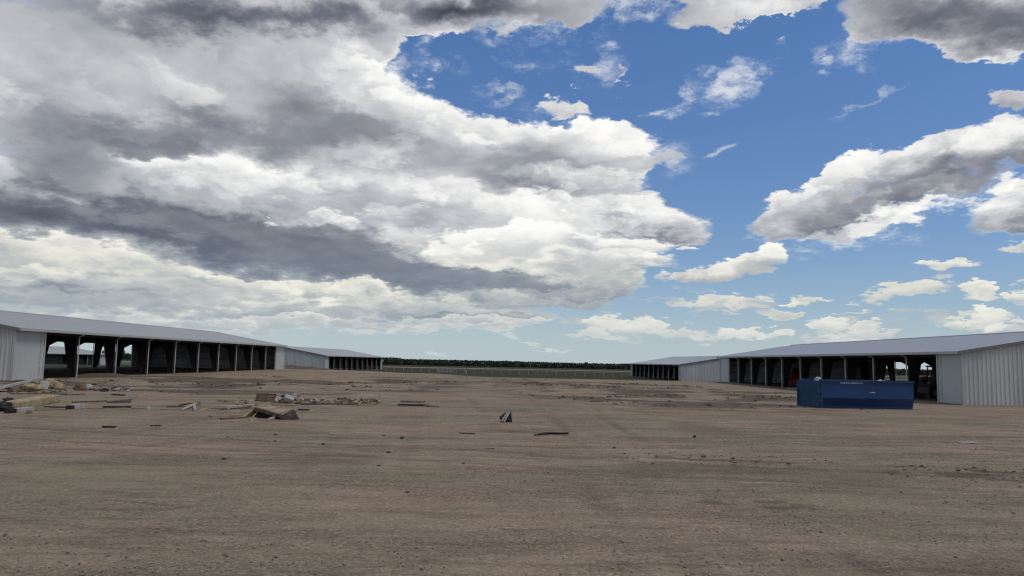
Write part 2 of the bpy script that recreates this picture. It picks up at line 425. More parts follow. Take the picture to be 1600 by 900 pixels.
# ------------------------------------------------------------------ materials
def mat(name, color, rough=0.6, metal=0.0, vary=0.12, scale=3.0, bump=0.0, bscale=30.0, color2=None, spec=0.5, stretch=(1, 1, 1), detail=6):
    m = bpy.data.materials.new(name); m.use_nodes = True
    t = m.node_tree; t.nodes.clear(); k = G(t)
    pos = k.v('MULTIPLY', k.new('ShaderNodeTexCoord').outputs['Object'], stretch)
    n = k.noise(pos, scale, detail, 0.6)
    c2 = color2 if color2 is not None else tuple(max(0.0, u * (1 - 2 * vary)) for u in color)
    c1 = color if color2 is not None else tuple(min(1.0, u * (1 + vary)) for u in color)
    b = k.new('ShaderNodeBsdfPrincipled')
    k.put(b.inputs['Base Color'], k.mix(k.rng(n, 0.32, 0.68), c2, c1))
    k.put(b.inputs['Roughness'], k.rng(n, 0.3, 0.7, rough - 0.06, min(1, rough + 0.06)))
    b.inputs['Metallic'].default_value = metal
    b.inputs['Specular IOR Level'].default_value = spec
    if bump:
        bn = k.new('ShaderNodeBump'); bn.inputs['Strength'].default_value = 1.0; bn.inputs['Distance'].default_value = bump
        k.put(bn.inputs['Height'], k.noise(pos, bscale, 5, 0.6)); k.put(b.inputs['Normal'], bn.outputs[0])
    o = k.new('ShaderNodeOutputMaterial'); t.links.new(b.outputs[0], o.inputs[0])
    return m
M = dict(
    crop=mat('green_crop', (0.085, 0.105, 0.040), 0.95, 0.0, 0.2, 0.08, stretch=(0.3, 1, 1)),
    cladding=mat('white_cladding', (0.59, 0.61, 0.60), 0.45, 0.0, 0.07, 0.6, stretch=(1, 1, 0.15)),
    panel=mat('smooth_white_panel', (0.52, 0.55, 0.555), 0.42, 0.0, 0.04, 0.5),
    trim=mat('white_trim', (0.48, 0.49, 0.49), 0.4, 0.0, 0.04, 1.0),
    rake=mat('grey_rake_trim', (0.20, 0.205, 0.215), 0.5, 0.0, 0.05, 1.0),
    roof=mat('galvanised_roof', (0.475, 0.485, 0.49), 0.42, 0.3, 0.035, 0.25, stretch=(0.2, 1, 1), detail=3),
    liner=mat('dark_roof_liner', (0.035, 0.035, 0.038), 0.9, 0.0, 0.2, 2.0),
    inner=mat('dull_grey_inner_lining', (0.60, 0.60, 0.62), 0.7, 0.0, 0.15, 0.8),
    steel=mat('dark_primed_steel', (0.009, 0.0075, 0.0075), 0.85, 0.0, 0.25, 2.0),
    girt=mat('grey_primed_girt', (0.50, 0.50, 0.52), 0.6, 0.0, 0.2, 2.0),
    spout=mat('painted_downspout', (0.66, 0.63, 0.61), 0.5, 0.0, 0.08, 2.0),
    concrete=mat('rough_concrete', (0.36, 0.34, 0.31), 0.9, 0.0, 0.12, 6.0, 0.004, 40),
    wood=mat('raw_lumber', (0.40, 0.30, 0.18), 0.8, 0.0, 0.2, 5.0, 0.002, 60, stretch=(1, 1, 1)),
    wood_old=mat('weathered_board', (0.20, 0.15, 0.105), 0.85, 0.0, 0.3, 6.0, 0.003, 50),
    wood_dark=mat('dark_damp_wood', (0.075, 0.052, 0.038), 0.85, 0.0, 0.3, 6.0, 0.003, 50),
    ply=mat('plywood_sheet', (0.34, 0.27, 0.175), 0.75, 0.0, 0.15, 3.0, 0.002, 40),
    foam=mat('tan_insulation', (0.44, 0.35, 0.21), 0.95, 0.0, 0.2, 4.0, 0.02, 14),
    foil=mat('pale_plastic_sheet', (0.44, 0.43, 0.42), 0.45, 0.0, 0.12, 5.0, 0.01, 12),
    metal=mat('pale_blue_metal', (0.49, 0.49, 0.49), 0.4, 0.2, 0.08, 3.0),
    white=mat('white_scrap', (0.42, 0.39, 0.35), 0.6, 0.0, 0.1, 5.0),
    card=mat('brown_cardboard', (0.21, 0.135, 0.085), 0.9, 0.0, 0.2, 4.0, 0.004, 25),
    black=mat('black_plastic', (0.018, 0.016, 0.016), 0.6, 0.0, 0.2, 5.0),
    grey=mat('grey_rubble', (0.30, 0.29, 0.28), 0.9, 0.0, 0.35, 7.0, 0.006, 25),
    blue=mat('blue_container_paint', (0.006, 0.053, 0.190), 0.40, 0.0, 0.10, 1.1, 0.004, 5, color2=(0.005, 0.040, 0.140)),
    blue_faded=mat('faded_blue_paint', (0.013, 0.070, 0.165), 0.5, 0.0, 0.15, 2.0),
    decal=mat('white_lettering', (0.55, 0.58, 0.62), 0.6, 0.0, 0.15, 9.0),
    decal_faint=mat('worn_lettering', (0.10, 0.15, 0.24), 0.6, 0.0, 0.2, 9.0),
    rail=mat('white_rail', (0.55, 0.53, 0.49), 0.6, 0.0, 0.06, 1.0),
    red=mat('orange_red_paint', (0.46, 0.085, 0.03), 0.6, 0.0, 0.15, 3.0),
    tyre=mat('black_tyre', (0.016, 0.015, 0.015), 0.85, 0.0, 0.2, 8.0),
    machine=mat('dark_green_machine', (0.022, 0.028, 0.024), 0.5, 0.0, 0.2, 3.0),
    glass=mat('smoked_glass', (0.02, 0.022, 0.025), 0.1, 0.0, 0.1, 3.0),
    bark=mat('bark', (0.09, 0.07, 0.05), 0.9, 0.0, 0.2, 3.0),
    leaf=mat('dark_foliage', (0.070, 0.095, 0.056), 0.8, 0.0, 0.2, 0.12, color2=(0.048, 0.066, 0.043), spec=0.2),
    gravel=mat('mixed_gravel', (0.42, 0.36, 0.30), 0.9, 0.0, 0.3, 23.0, color2=(0.20, 0.165, 0.135), spec=0.3, detail=2),
    soil=mat('churned_soil', (0.150, 0.117, 0.086), 0.95, 0.0, 0.2, 6.0, 0.006, 40),
    clod=mat('dark_earth', (0.085, 0.065, 0.052), 0.95, 0.0, 0.25, 12.0, 0.006, 40),
    track=mat('pale_gravel_track', (0.30, 0.27, 0.215), 0.95, 0.0, 0.08, 0.05),
)

# ------------------------------------------------------------------ terrain
_perm = RNG.permutation(512)
_val = RNG.random(512)
def vnoise(x, y):
    x = np.asarray(x, float); y = np.asarray(y, float)
    xi = np.floor(x).astype(int); yi = np.floor(y).astype(int)
    fx = x - xi; fy = y - yi
    fx = fx * fx * (3 - 2 * fx); fy = fy * fy * (3 - 2 * fy)
    h = lambda a, b: _val[_perm[(a + _perm[b % 512]) % 512]]
    return (h(xi, yi) * (1 - fx) + h(xi + 1, yi) * fx) * (1 - fy) + (h(xi, yi + 1) * (1 - fx) + h(xi + 1, yi + 1) * fx) * fy - 0.5
def sstep(a, b, x):
    t = np.clip((x - a) / (b - a), 0, 1); return t * t * (3 - 2 * t)
def ell(x, y, cx, cy, rx, ry):
    return np.clip(1 - ((x - cx) / rx) ** 2 - ((y - cy) / ry) ** 2, 0, 1)
def ground_base(x, y):
    x = np.asarray(x, float); y = np.asarray(y, float)
    zl = np.interp(y, [0, 20, 51, 113, 128, 140, 165, 260], [0, .05, .23, .6, .55, .2, -.25, -.6])
    zc = np.interp(y, [0, 20, 50, 108, 125, 200], [0, .02, .08, .12, -.15, -.6])
    zr = np.interp(y, [0, 20, 50, 106, 130, 150, 250], [0, -.05, -.13, .14, -.3, -.6, -.6])
    t = np.clip(x / 32.0, -1, 1)
    wl = sstep(0, 1, -t); wr = sstep(0, 1, t)
    z = zc * (1 - wl - wr) + zl * wl + zr * wr
    z = z + 0.75 * ell(x, y, -36, 127, 7, 6) ** 1.0 * (0.8 + 0.5 * vnoise(x * 0.5, y * 0.5))
    z = z + 0.34 * ell(x, y, -33.4, 62.0, 3.0, 2.2)
    return z
def gz(x, y): return float(ground_base(x, y))

# wheel ruts: y = a + b x + c x^2 across the yard, x = a + b y + c y^2 along it
ruts = []
rr = random.Random(21)
for i in range(30):
    ruts.append(('x', math.exp(rr.uniform(math.log(15), math.log(112))), rr.uniform(-.30, .30), rr.uniform(-.006, .006), rr.uniform(.4, .8), rr.uniform(0, 50)))
for i in range(13):
    ruts.append(('y', rr.uniform(-16, 20), rr.uniform(-.14, .14), rr.uniform(-.0008, .0008), rr.uniform(.25, .5), rr.uniform(0, 50)))
def rut_fields(x, y):
    h = np.zeros_like(x); m = np.zeros_like(x)
    for kind, a, b, c, s, ph in ruts:
        p, q = (x, y) if kind == 'x' else (y, x)
        dist = (q - (a + b * p + c * p * p)) / np.sqrt(1 + (b + 2 * c * p) ** 2)
        on = sstep(-0.12, 0.16, vnoise(p * 0.09 + ph, q * 0.05 + ph * 1.7)) * s
        e = np.abs(np.abs(dist) - 0.95)
        tread = 0.75 + 0.5 * np.abs(((p * 3.0) % 1.0) - 0.5)
        g0 = np.exp(-(e / 0.19) ** 2) * on * tread
        sh = np.exp(-((e - 0.36) / 0.11) ** 2) * on
        h += -0.020 * g0 + 0.010 * sh
        m += g0 - 0.45 * sh
    return h, m
# ------------------------------------------------------------------ the ground: one sheet from underfoot to the horizon
def build_ground():
    r = [0.4, 1.5, 3.0, 4.5]
    while r[-1] < 150: r.append(r[-1] * 1.0062)
    while r[-1] < 900: r.append(r[-1] * 1.02)
    while r[-1] < 9000: r.append(r[-1] * 1.25)
    r = np.array(r)
    fine = np.radians(np.arange(-45, 45.01, 0.2))
    coarse = np.radians(np.arange(50, 310.1, 5.0))
    th = np.concatenate([fine, coarse])
    n, k = len(r), len(th)
    R, T = np.meshgrid(r, th, indexing='ij')
    x = R * np.sin(T); y = R * np.cos(T)
    z = ground_base(x, y)
    dr = np.maximum(R * 0.0062, 0.03)
    rough = 1.0 + 4.5 * ell(x, y, 13, 64, 13, 28) + 3.5 * ell(x, y, -21, 60, 18, 24) + 2.5 * ell(x, y, -2, 82, 14, 18)
    yard = sstep(140, 112, y) * sstep(75, 55, np.abs(x))
    for wl, amp in ((9.0, .035), (3.7, .015), (1.5, .009), (0.62, .007), (0.27, .006)):
        k0 = sstep(1.2, 2.6, wl / dr)
        z += amp * k0 * rough * yard * vnoise(x / wl + 31.7 * wl, y / wl + 11.3) * 2
    h, m = rut_fields(x, y)
    fade = sstep(150, 70, R) * yard
    z += h * fade * (0.6 + 0.4 * rough)
    # where grass grows: beyond the graded pad, ragged edge
    edge = np.interp(x, [-400, -60, -30, -15, -5, 2, 12, 24, 34, 60, 400], [30, 40, 175, 160, 130, 117, 116, 124, 146, 40, 30])
    gr = sstep(-5, 6, (y - edge) + 16 * vnoise(x * 0.13 + 5, y * 0.09) + 6 * vnoise(x * 0.6, y * 0.4))
    gr = np.where(y < -60, 1.0, gr)
    gr = np.maximum(gr, 0.5 * ell(x, y, 5, 112, 12, 7) ** 0.5)
    soil_shade = vnoise(x * .20 + 3, y * .26) + .7 * vnoise(x * .55, y * .6 + 50)            # churned dark soil, with the shaded near sides of berms painted in
    moist_shade = 1.5 * ell(x, y, 13, 62, 15, 30) ** .6 * sstep(-.06, .22, soil_shade) + 1.2 * ell(x, y, -20, 58, 20, 24) ** .6 * sstep(-.03, .22, soil_shade) + .8 * ell(x, y, -2, 84, 15, 20) ** .6 * sstep(-.03, .22, soil_shade) \
        + 0.45 * sstep(0.20, 0.42, vnoise(x * .3 + 40, y * .4 + 7)) + 6.0 * ell(x, y, -36, 127, 8, 6.5) + 3.0 * ell(x, y, -33.4, 62.0, 3.2, 2.5)
    moist_shade += 0.9 * ell(x, y, 3.6, 11.2, 1.6, 0.9) * sstep(0, .2, vnoise(x * 2.2, y * 4)) + 0.9 * ell(x, y, 10.0, 15, 2.5, 1.4) * sstep(0, .2, vnoise(x * 2, y * 4)) + 0.7 * ell(x, y, 4.5, 16.5, 3.0, 1.2) * sstep(0, .2, vnoise(x * 1.6, y * 3))
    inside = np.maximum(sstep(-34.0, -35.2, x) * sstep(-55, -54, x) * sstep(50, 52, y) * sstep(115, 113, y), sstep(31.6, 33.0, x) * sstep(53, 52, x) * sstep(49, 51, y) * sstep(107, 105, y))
    moist_shade += 0.8 * inside  # shade inside the two near sheds, painted into the floor colour
    verts = np.stack([x, y, z], -1).reshape(-1, 3)
    i = np.arange(n - 1)[:, None]; j = np.arange(k)[None, :]; j2 = (j + 1) % k
    quads = np.stack([i * k + j, (i + 1) * k + j, (i + 1) * k + j2, i * k + j2], -1).reshape(-1, 4)[:, ::-1]
    me = bpy.data.meshes.new('ground')
    me.vertices.add(len(verts)); me.vertices.foreach_set('co', verts.ravel())
    me.loops.add(quads.size); me.loops.foreach_set('vertex_index', quads.ravel())
    me.polygons.add(len(quads)); me.polygons.foreach_set('loop_start', np.arange(0, quads.size, 4)); me.polygons.foreach_set('loop_total', np.full(len(quads), 4))
    me.update(); me.validate()
    me.polygons.foreach_set('use_smooth', np.ones(len(me.polygons), bool))
    for nm, arr in (('rut', m * fade), ('grass', gr), ('moist_shade', moist_shade * yard)):
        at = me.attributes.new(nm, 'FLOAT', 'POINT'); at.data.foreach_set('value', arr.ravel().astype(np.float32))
    # material
    mt = bpy.data.materials.new('graded_dirt_and_grass'); mt.use_nodes = True
    t = mt.node_tree; t.nodes.clear(); q = G(t)
    pos = q.new('ShaderNodeNewGeometry').outputs['Position']
    att = lambda nm: (lambda nd: (setattr(nd, 'attribute_name', nm), nd.outputs['Fac'])[1])(q.new('ShaderNodeAttribute'))
    rut, gra, moi_shade = att('rut'), att('grass'), att('moist_shade')
    big = q.noise(q.v('MULTIPLY', pos, (0.085, 0.16, 1)), 1.0, 4, 0.55)
    mid = q.noise(q.v('MULTIPLY', pos, (0.30, 0.75, 1)), 1.0, 6, 0.65)
    streak = q.noise(q.v('MULTIPLY', pos, (0.35, 2.6, 1)), 1.0, 5, 0.62)
    fine = q.noise(pos, 6.0, 6, 0.75)
    grain = q.noise(pos, 26.0, 3, 0.8)
    pebble = q.voro(pos, 15.0, 1.0, 0.6)
    sx_ = q.noise(q.v('MULTIPLY', pos, (0.07, 0.30, 1)), 1.0, 5, 0.6)
    lines = q.rng(q.m('ABSOLUTE', q.sub(sx_, 0.5)), 0.0, 0.035, 1.0, 0.0)
    sy_ = q.noise(q.v('MULTIPLY', q.v('ADD', pos, (17, 5, 0)), (0.16, 0.9, 1)), 1.0, 5, 0.6)
    lines2 = q.rng(q.m('ABSOLUTE', q.sub(sy_, 0.5)), 0.0, 0.04, 1.0, 0.0)
    c = q.mix(q.rng(big, 0.43, 0.57), DIRT[0], DIRT[1])
    c = q.mix(q.rng(mid, 0.35, 0.70), c, DIRT[2])
    c = q.mix(q.rng(streak, 0.50, 0.72, 0, 0.24), c, DIRT[3])
    c = q.mix(q.rng(rut, 0.05, 0.9, 0, 0.38), c, DIRT[4])
    c = q.mix(q.rng(rut, -0.02, -0.35, 0, 0.4), c, DIRT[5])
    c = q.mix(q.rng(moi_shade, 0.0, 1.0, 0, 0.85), c, DIRT[4])
    c = q.mix(q.rng(q.noise(q.v('MULTIPLY', q.v('ADD', pos, (31, 12, 0)), (0.14, 0.30, 1)), 1.0, 5, 0.6), 0.56, 0.68, 0, 0.6), c, DIRT[6])
    c = q.mix(q.mul(lines, 0.38), c, DIRT[3])
    c = q.mix(q.mul(lines2, 0.30), c, DIRT[4])
    val = q.add(q.add(q.rng(fine, 0.25, 0.75, -0.24, 0.24, 'LINEAR'), q.rng(grain, 0.25, 0.75, -0.48, 0.48, 'LINEAR')), 1.0)
    pm = q.rng(q.noise(q.v('MULTIPLY', pos, (0.22, 0.55, 1)), 1.0, 5, 0.62), 0.42, 0.60)
    val = q.mul(q.add(q.mul(q.sub(val, 1.0), q.add(q.mul(pm, 0.85), 0.45)), 1.0), q.rng(pm, 0, 1, 1.07, 0.90))
    val = q.mul(val, q.rng(pebble, 0.08, 0.34, 1.30, 0.90))
    c = q.v('SCALE', c, scale=val)
    gn = q.noise(q.v('MULTIPLY', pos, (0.03, 0.10, 1)), 1.0, 6, 0.6)
    gc = q.mix(q.rng(gn, 0.35, 0.65), (0.038, 0.036, 0.019), (0.066, 0.058, 0.034))
    gc = q.mix(q.rng(q.noise(q.v('MULTIPLY', pos, (0.004, 0.012, 1)), 1.0, 3, 0.5), 0.42, 0.58), gc, (0.052, 0.056, 0.028))
    c = q.mix(gra, c, gc)
    b = q.new('ShaderNodeBsdfPrincipled')
    q.put(b.inputs['Base Color'], c)
    b.inputs['Roughness'].default_value = 0.95; b.inputs['Specular IOR Level'].default_value = 0.15
    bn = q.new('ShaderNodeBump'); bn.inputs['Strength'].default_value = 1.0; bn.inputs['Distance'].default_value = 0.05
    hgt = q.add(q.add(q.mul(fine, 0.55), q.mul(grain, 0.35)), q.add(q.mul(q.sub(0.5, pebble), 0.30), q.mul(streak, 0.5)))
    q.put(bn.inputs['Height'], hgt)
    q.put(b.inputs['Normal'], bn.outputs[0])
    o = q.new('ShaderNodeOutputMaterial'); t.links.new(b.outputs[0], o.inputs[0])
    gobj = link('ground', me, mt); tag(gobj, kind='structure')
    return gobj
DIRT = [tuple(round(1.10 * u, 4) for u in c_) for c_ in ((0.260, 0.224, 0.154), (0.350, 0.260, 0.190), (0.300, 0.238, 0.170), (0.215, 0.167, 0.120), (0.108, 0.084, 0.062), (0.38, 0.302, 0.232), (0.275, 0.245, 0.140))]
ground = build_ground()

def P(px, py):
    """where the ground lies under a photo pixel"""
    d = ray(px, py); z = 0.0
    for _ in range(30):
        t = (z - CAM_Z) / d.z
        t = min(max(t, 1.0), 3000.0)
        z = 0.5 * z + 0.5 * gz(d.x * t, d.y * t)
    return Vector((d.x * t, d.y * t, gz(d.x * t, d.y * t)))

# pale track bands far across the plain
def strip(name, pts_near, pts_far, m):
    mb = MB(); n = len(pts_near)
    mb.add(pts_near + pts_far, [(i, i + 1, n + i + 1, n + i) for i in range(n - 1)])
    return tag(mb.build(name, m), kind='structure')
xs = [-900 + 60 * i for i in range(31)]
strip('gravel_track', [(x, 400 - 0.02 * x + 3 * math.sin(x * .02), -0.588) for x in xs], [(x, 455 - 0.02 * x + 4 * math.sin(x * .017), -0.588) for x in xs], M['track'])
xs = [48 + 25 * i for i in range(20)]
strip('gravel_track', [(x, 262 + 2 * math.sin(x * .05), -0.590) for x in xs], [(x, 285 + 2 * math.sin(x * .043), -0.590) for x in xs], M['track'])

# loose stones on the dirt
def build_gravel():
    N = 26000
    rg = np.random.default_rng(5)
    dist = 5.5 * np.exp(rg.random(N) * math.log(38 / 5.5)); ang = np.radians(rg.uniform(-42, 42, N))
    x = dist * np.sin(ang); y = dist * np.cos(ang)
    keep = vnoise(x * 0.5, y * 0.8) > -0.18 - 0.3 * rg.random(N)
    x, y = x[keep], y[keep]; N = len(x)
    s = np.clip(rg.lognormal(-4.85, 0.50, N), 0.004, 0.035)
    h, _ = rut_fields(x, y)
    z = ground_base(x, y) + h * 0.6 + 0.1 * s
    base = np.array([(1, 0, 0), (0, 1, 0), (-1, 0, 0), (0, -1, 0), (0, 0, .8), (0, 0, -.6)], float)
    rot = rg.uniform(0, 6.28, N)
    jit = 1 + rg.uniform(-.4, .4, (N, 6, 1))
    v = base[None] * jit * s[:, None, None]
    c_, s_ = np.cos(rot)[:, None], np.sin(rot)[:, None]
    vx = v[:, :, 0] * c_ - v[:, :, 1] * s_ * 0.7; vy = v[:, :, 0] * s_ + v[:, :, 1] * c_ * 0.7
    v = np.stack([vx + x[:, None], vy + y[:, None], v[:, :, 2] + z[:, None]], -1).reshape(-1, 3)
    f = np.array([(0, 1, 4), (1, 2, 4), (2, 3, 4), (3, 0, 4), (1, 0, 5), (2, 1, 5), (3, 2, 5), (0, 3, 5)])
    fa = (np.arange(N)[:, None, None] * 6 + f[None]).reshape(-1, 3)
    me = bpy.data.meshes.new('gravel')
    me.vertices.add(len(v)); me.vertices.foreach_set('co', v.ravel())
    me.loops.add(fa.size); me.loops.foreach_set('vertex_index', fa.ravel())
    me.polygons.add(len(fa)); me.polygons.foreach_set('loop_start', np.arange(0, fa.size, 3)); me.polygons.foreach_set('loop_total', np.full(len(fa), 3))
    me.update()
    tag(link('gravel', me, M['gravel']), 'loose small stones scattered over the bare dirt yard', 'gravel', kind='stuff')
build_gravel()
xs = [-420 + 20 * i for i in range(18)]
strip('crop_field', [(x, 232 + 3 * math.sin(x * .06), -0.586) for x in xs], [(x, 388 + 3 * math.sin(x * .05), -0.586) for x in xs], M['crop'])
# churned soil: loose lumps where the machines turned
def build_soil():
    rg = np.random.default_rng(12); mb = MB(); rnd = random.Random(12)
    spots = [(13, 62, 14, 27, 1100), (-20, 60, 17, 22, 800), (-2, 84, 14, 17, 400), (3.6, 11.2, 1.5, .8, 90), (10, 15, 2.4, 1.2, 110), (4.5, 16.5, 2.8, 1.1, 110)]
    for cx, cy, rx, ry, n in spots:
        k = 0
        while k < n:
            x = cx + rx * rnd.uniform(-1, 1); y = cy + ry * rnd.uniform(-1, 1)
            if ((x - cx) / rx) ** 2 + ((y - cy) / ry) ** 2 > 1: continue
            k += 1
            if vnoise(x * .20 + 3, y * .26) + .7 * vnoise(x * .55, y * .6 + 50) < -.05: continue
            s_ = min(.12, .04 * math.exp(rnd.gauss(0, .5))) * (1.0 if cy > 30 else .32)
            mb.lump((x, y, gz(x, y) + s_ * .15), s_ * rnd.uniform(1, 2.6), s_, s_ * .55, .35, 6, 4, rnd)
    tag(mb.build('churned_soil', M['soil']), 'loose dark lumps of churned soil in the middle of the yard', 'soil', kind='stuff')
build_soil()
# ------------------------------------------------------------------ the open steel sheds
WID, SLOPE = 21.0, 0.172
def make_shed(label, x0, y0, z0, s, length, near_panel, far_panel, frames, eave, rot=(0, 0, 0), fine=True, group='long open steel sheds'):
    """long gabled shed; x0,y0 is the foot of its near front corner, s the side it spreads to"""
    root = tag(empty('steel_shed', (x0, y0, z0), rot), label, 'shed', group)
    ridge = eave + SLOPE * WID / 2
    top = lambda w: eave + SLOPE * min(w, WID - w)
    X = lambda w: s * w
    OV, OG, TH = 0.40, 0.18, 0.09
    # roof: two sloping sheets with low seams
    mb = MB()
    for side in (0, 1):
        wa, wb = (-OV, WID / 2) if side == 0 else (WID + OV, WID / 2)
        za, zb = eave - SLOPE * OV, ridge
        q = [(X(wa), -OG, za), (X(wb), -OG, zb), (X(wb), -OG, zb + TH), (X(wa), -OG, za + TH)]
        mb.prism(q, (0, length + 2 * OG, 0))
    roof = mb.build('roof', M['roof'], root)
    MB().prism([(X(WID / 2 - .3), -OG - .01, ridge + TH - .048), (X(WID / 2), -OG - .01, ridge + TH + .01), (X(WID / 2 + .3), -OG - .01, ridge + TH - .048), (X(WID / 2 + .3), -OG - .01, ridge + TH + .0), (X(WID / 2), -OG - .01, ridge + TH + .06), (X(WID / 2 - .3), -OG - .01, ridge + TH + .0)], (0, length + 2 * OG + .02, 0)).build('ridge_cap', M['trim'], roof)
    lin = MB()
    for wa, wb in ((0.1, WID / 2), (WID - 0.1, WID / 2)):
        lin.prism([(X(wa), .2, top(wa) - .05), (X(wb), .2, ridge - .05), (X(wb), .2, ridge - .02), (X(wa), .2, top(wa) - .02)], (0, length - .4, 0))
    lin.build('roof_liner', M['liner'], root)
    # gutters and rake trims
    for w in (-OV - .07, WID + OV + .07):
        MB().box(X(w) - .07, X(w) + .07, -OG, length + OG, eave - SLOPE * OV - .10, eave - SLOPE * OV + .07).build('gutter', M['trim'], root)
    for u in (-OG - .03, length + OG + .03):
        for wa in (-OV, WID + OV):
            MB().beam((X(wa), u, eave - SLOPE * OV + .0), (X(WID / 2), u, ridge + .0), .05, .20).build('rake_trim', M['rake'], root)
    # end walls
    for u, out in ((0.0, -1), (length, 1)):
        mb = MB()
        for z in (0.25, 1.3, 2.35, 3.35):
            mb.box(min(X(.15), X(WID - .15)), max(X(.15), X(WID - .15)), u - out * .10, u - out * .26, z, z + .18)
        wall = mb.build('end_wall', M['girt'], root)
        npan = 23; pw = WID / npan
        allp = MB()
        for i in range(npan):
            mb = MB() if fine else allp
            prof = []
            for kx in range(3):
                b0 = i * pw + kx * pw / 3
                prof += [(b0, 0), (b0 + .09, 0), (b0 + .125, .055), (b0 + .20, .055), (b0 + .235, 0)]
            prof.append(((i + 1) * pw - .004, 0))
            lo = [(X(w), u + out * d_, 0.02) for w, d_ in prof]
            hi = [(X(w), u + out * d_, top(w) - .02) for w, d_ in prof]
            back = len(prof)
            vs = lo + hi
            fs = [(k_, k_ + 1, back + k_ + 1, back + k_) for k_ in range(back - 1)]
            mb.add(vs, fs)
            # inner face of the sheet
            wa, wb = i * pw, (i + 1) * pw - .004
            mb.add([(X(wa), u - out * .02, .02), (X(wb), u - out * .02, .02), (X(wb), u - out * .02, top(wb) - .02), (X((wa + wb) / 2), u - out * .02, top((wa + wb) / 2) - .02), (X(wa), u - out * .02, top(wa) - .02)], [(0, 1, 2, 3, 4)])
            if fine:
                o = mb.build('cladding_panel', M['cladding'], wall)
                o.data.materials.append(M['inner']); o.data.polygons[len(o.data.polygons) - 1].material_index = 1
        if not fine:
            o = allp.build('cladding', M['cladding'], wall)
            o.data.materials.append(M['inner'])
            for p in o.data.polygons:
                if len(p.vertices) == 5: p.material_index = 1
        for w in (-.02, WID + .02):
            MB().box(X(w) - .09, X(w) + .09, u - .09 + out * .0, u + .09, 0.0, top(0) - .03).build('corner_trim', M['trim'], wall)
    # flat panels that close the end bays along both sides
    for w, od in ((0.0, -1), (WID, 1)):
        for u0, u1, inner_u in ((.10, near_panel, near_panel), (length - far_panel, length - .10, length - far_panel)):
            a, b = sorted((X(w + od * .01), X(w + od * .05)))
            sp = MB().box(a, b, u0, u1, .05, eave - .12).build('side_panel', M['panel'], root)
            sg = -1 if inner_u == u1 else 1
            a, b = sorted((X(w - od * .06), X(w + od * .10)))
            MB().box(a, b, *sorted((inner_u, inner_u - sg * .16)), .0, eave - .10).build('jamb_trim', M['trim'], sp)
            a, b = sorted((X(w + od * .04), X(w + od * .075)))
            MB().box(a, b, *sorted((inner_u + sg * .30, inner_u + sg * .38)), .12, eave - .2).build('track_groove', M['girt'], sp)
            a, b = sorted((X(w + od * .03), X(w + od * .08)))
            MB().box(a, b, u0 + .02, u1 - .3, .03, .16).build('base_trim', M['trim'], sp)
    # rigid frames
    def frame_mesh():
        mb = MB()
        tw = .02
        kz = eave - .85
        for half in (0, 1):
            f = (lambda w: w) if half == 0 else (lambda w: WID - w)
            out_, base_, knee_ = .16, .56, 1.08
            roofz = lambda w: top(w) - .12
            poly = [(out_, 0.05), (base_, 0.05), (knee_, kz), (1.9, roofz(1.9) - .62), (7.2, roofz(7.2) - .36), (WID / 2, ridge - .12 - .45), (WID / 2, ridge - .12), (out_, roofz(out_))]
            mb.prism([(X(f(w)), -tw / 2, z) for w, z in poly], (0, tw, 0))
            ed = [(poly[i], poly[i + 1]) for i in range(0, 5)] + [(poly[6], poly[7]), (poly[7], poly[0])]
            for (wa, za), (wb, zb) in ed[1:]:
                mb.beam((X(f(wa)), 0, za), (X(f(wb)), 0, zb), .22, .022, up=(X(1.0) * .3, 0, .95) if abs(wb - wa) > abs(zb - za) else (X(1.0), 0, .05))
        return mb.mesh('steel_frame')
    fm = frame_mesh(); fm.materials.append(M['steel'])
    r_ = .048
    z1 = eave - .36
    def spout(w, od):
        return MB().tube([(X(w + od * .02), 0, .10), (X(w + od * .02), 0, z1 - .15), (X(w + od * .02), 0, z1 - .02), (X(w + od * .12), 0, z1 + .06), (X(w + od * .34), 0, z1 + .13), (X(w + od * .42), 0, z1 + .22)], .046, 6).mesh('downspout')
    sp = [spout(0, -1), spout(WID, 1)]
    pier = [MB().box(X(.12) - .30 if s < 0 else X(.12) - .1, X(.12) + .1 if s < 0 else X(.12) + .30, -.2, .2, -.4, .06).mesh('pier'), None]
    for me_ in sp: me_.materials.append(M['spout'])
    pier[0].materials.append(M['concrete'])
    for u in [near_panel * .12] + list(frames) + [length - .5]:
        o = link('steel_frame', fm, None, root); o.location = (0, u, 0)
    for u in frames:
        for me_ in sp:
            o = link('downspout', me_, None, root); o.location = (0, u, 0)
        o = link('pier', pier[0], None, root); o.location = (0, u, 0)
    # purlins under the roof and the eave beams
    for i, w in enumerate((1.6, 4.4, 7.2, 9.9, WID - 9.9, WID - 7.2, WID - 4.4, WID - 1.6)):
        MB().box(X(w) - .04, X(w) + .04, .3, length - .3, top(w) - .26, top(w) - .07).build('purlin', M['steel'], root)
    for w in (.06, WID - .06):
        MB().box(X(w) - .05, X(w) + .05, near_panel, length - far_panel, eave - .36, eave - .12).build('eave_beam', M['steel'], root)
    return root

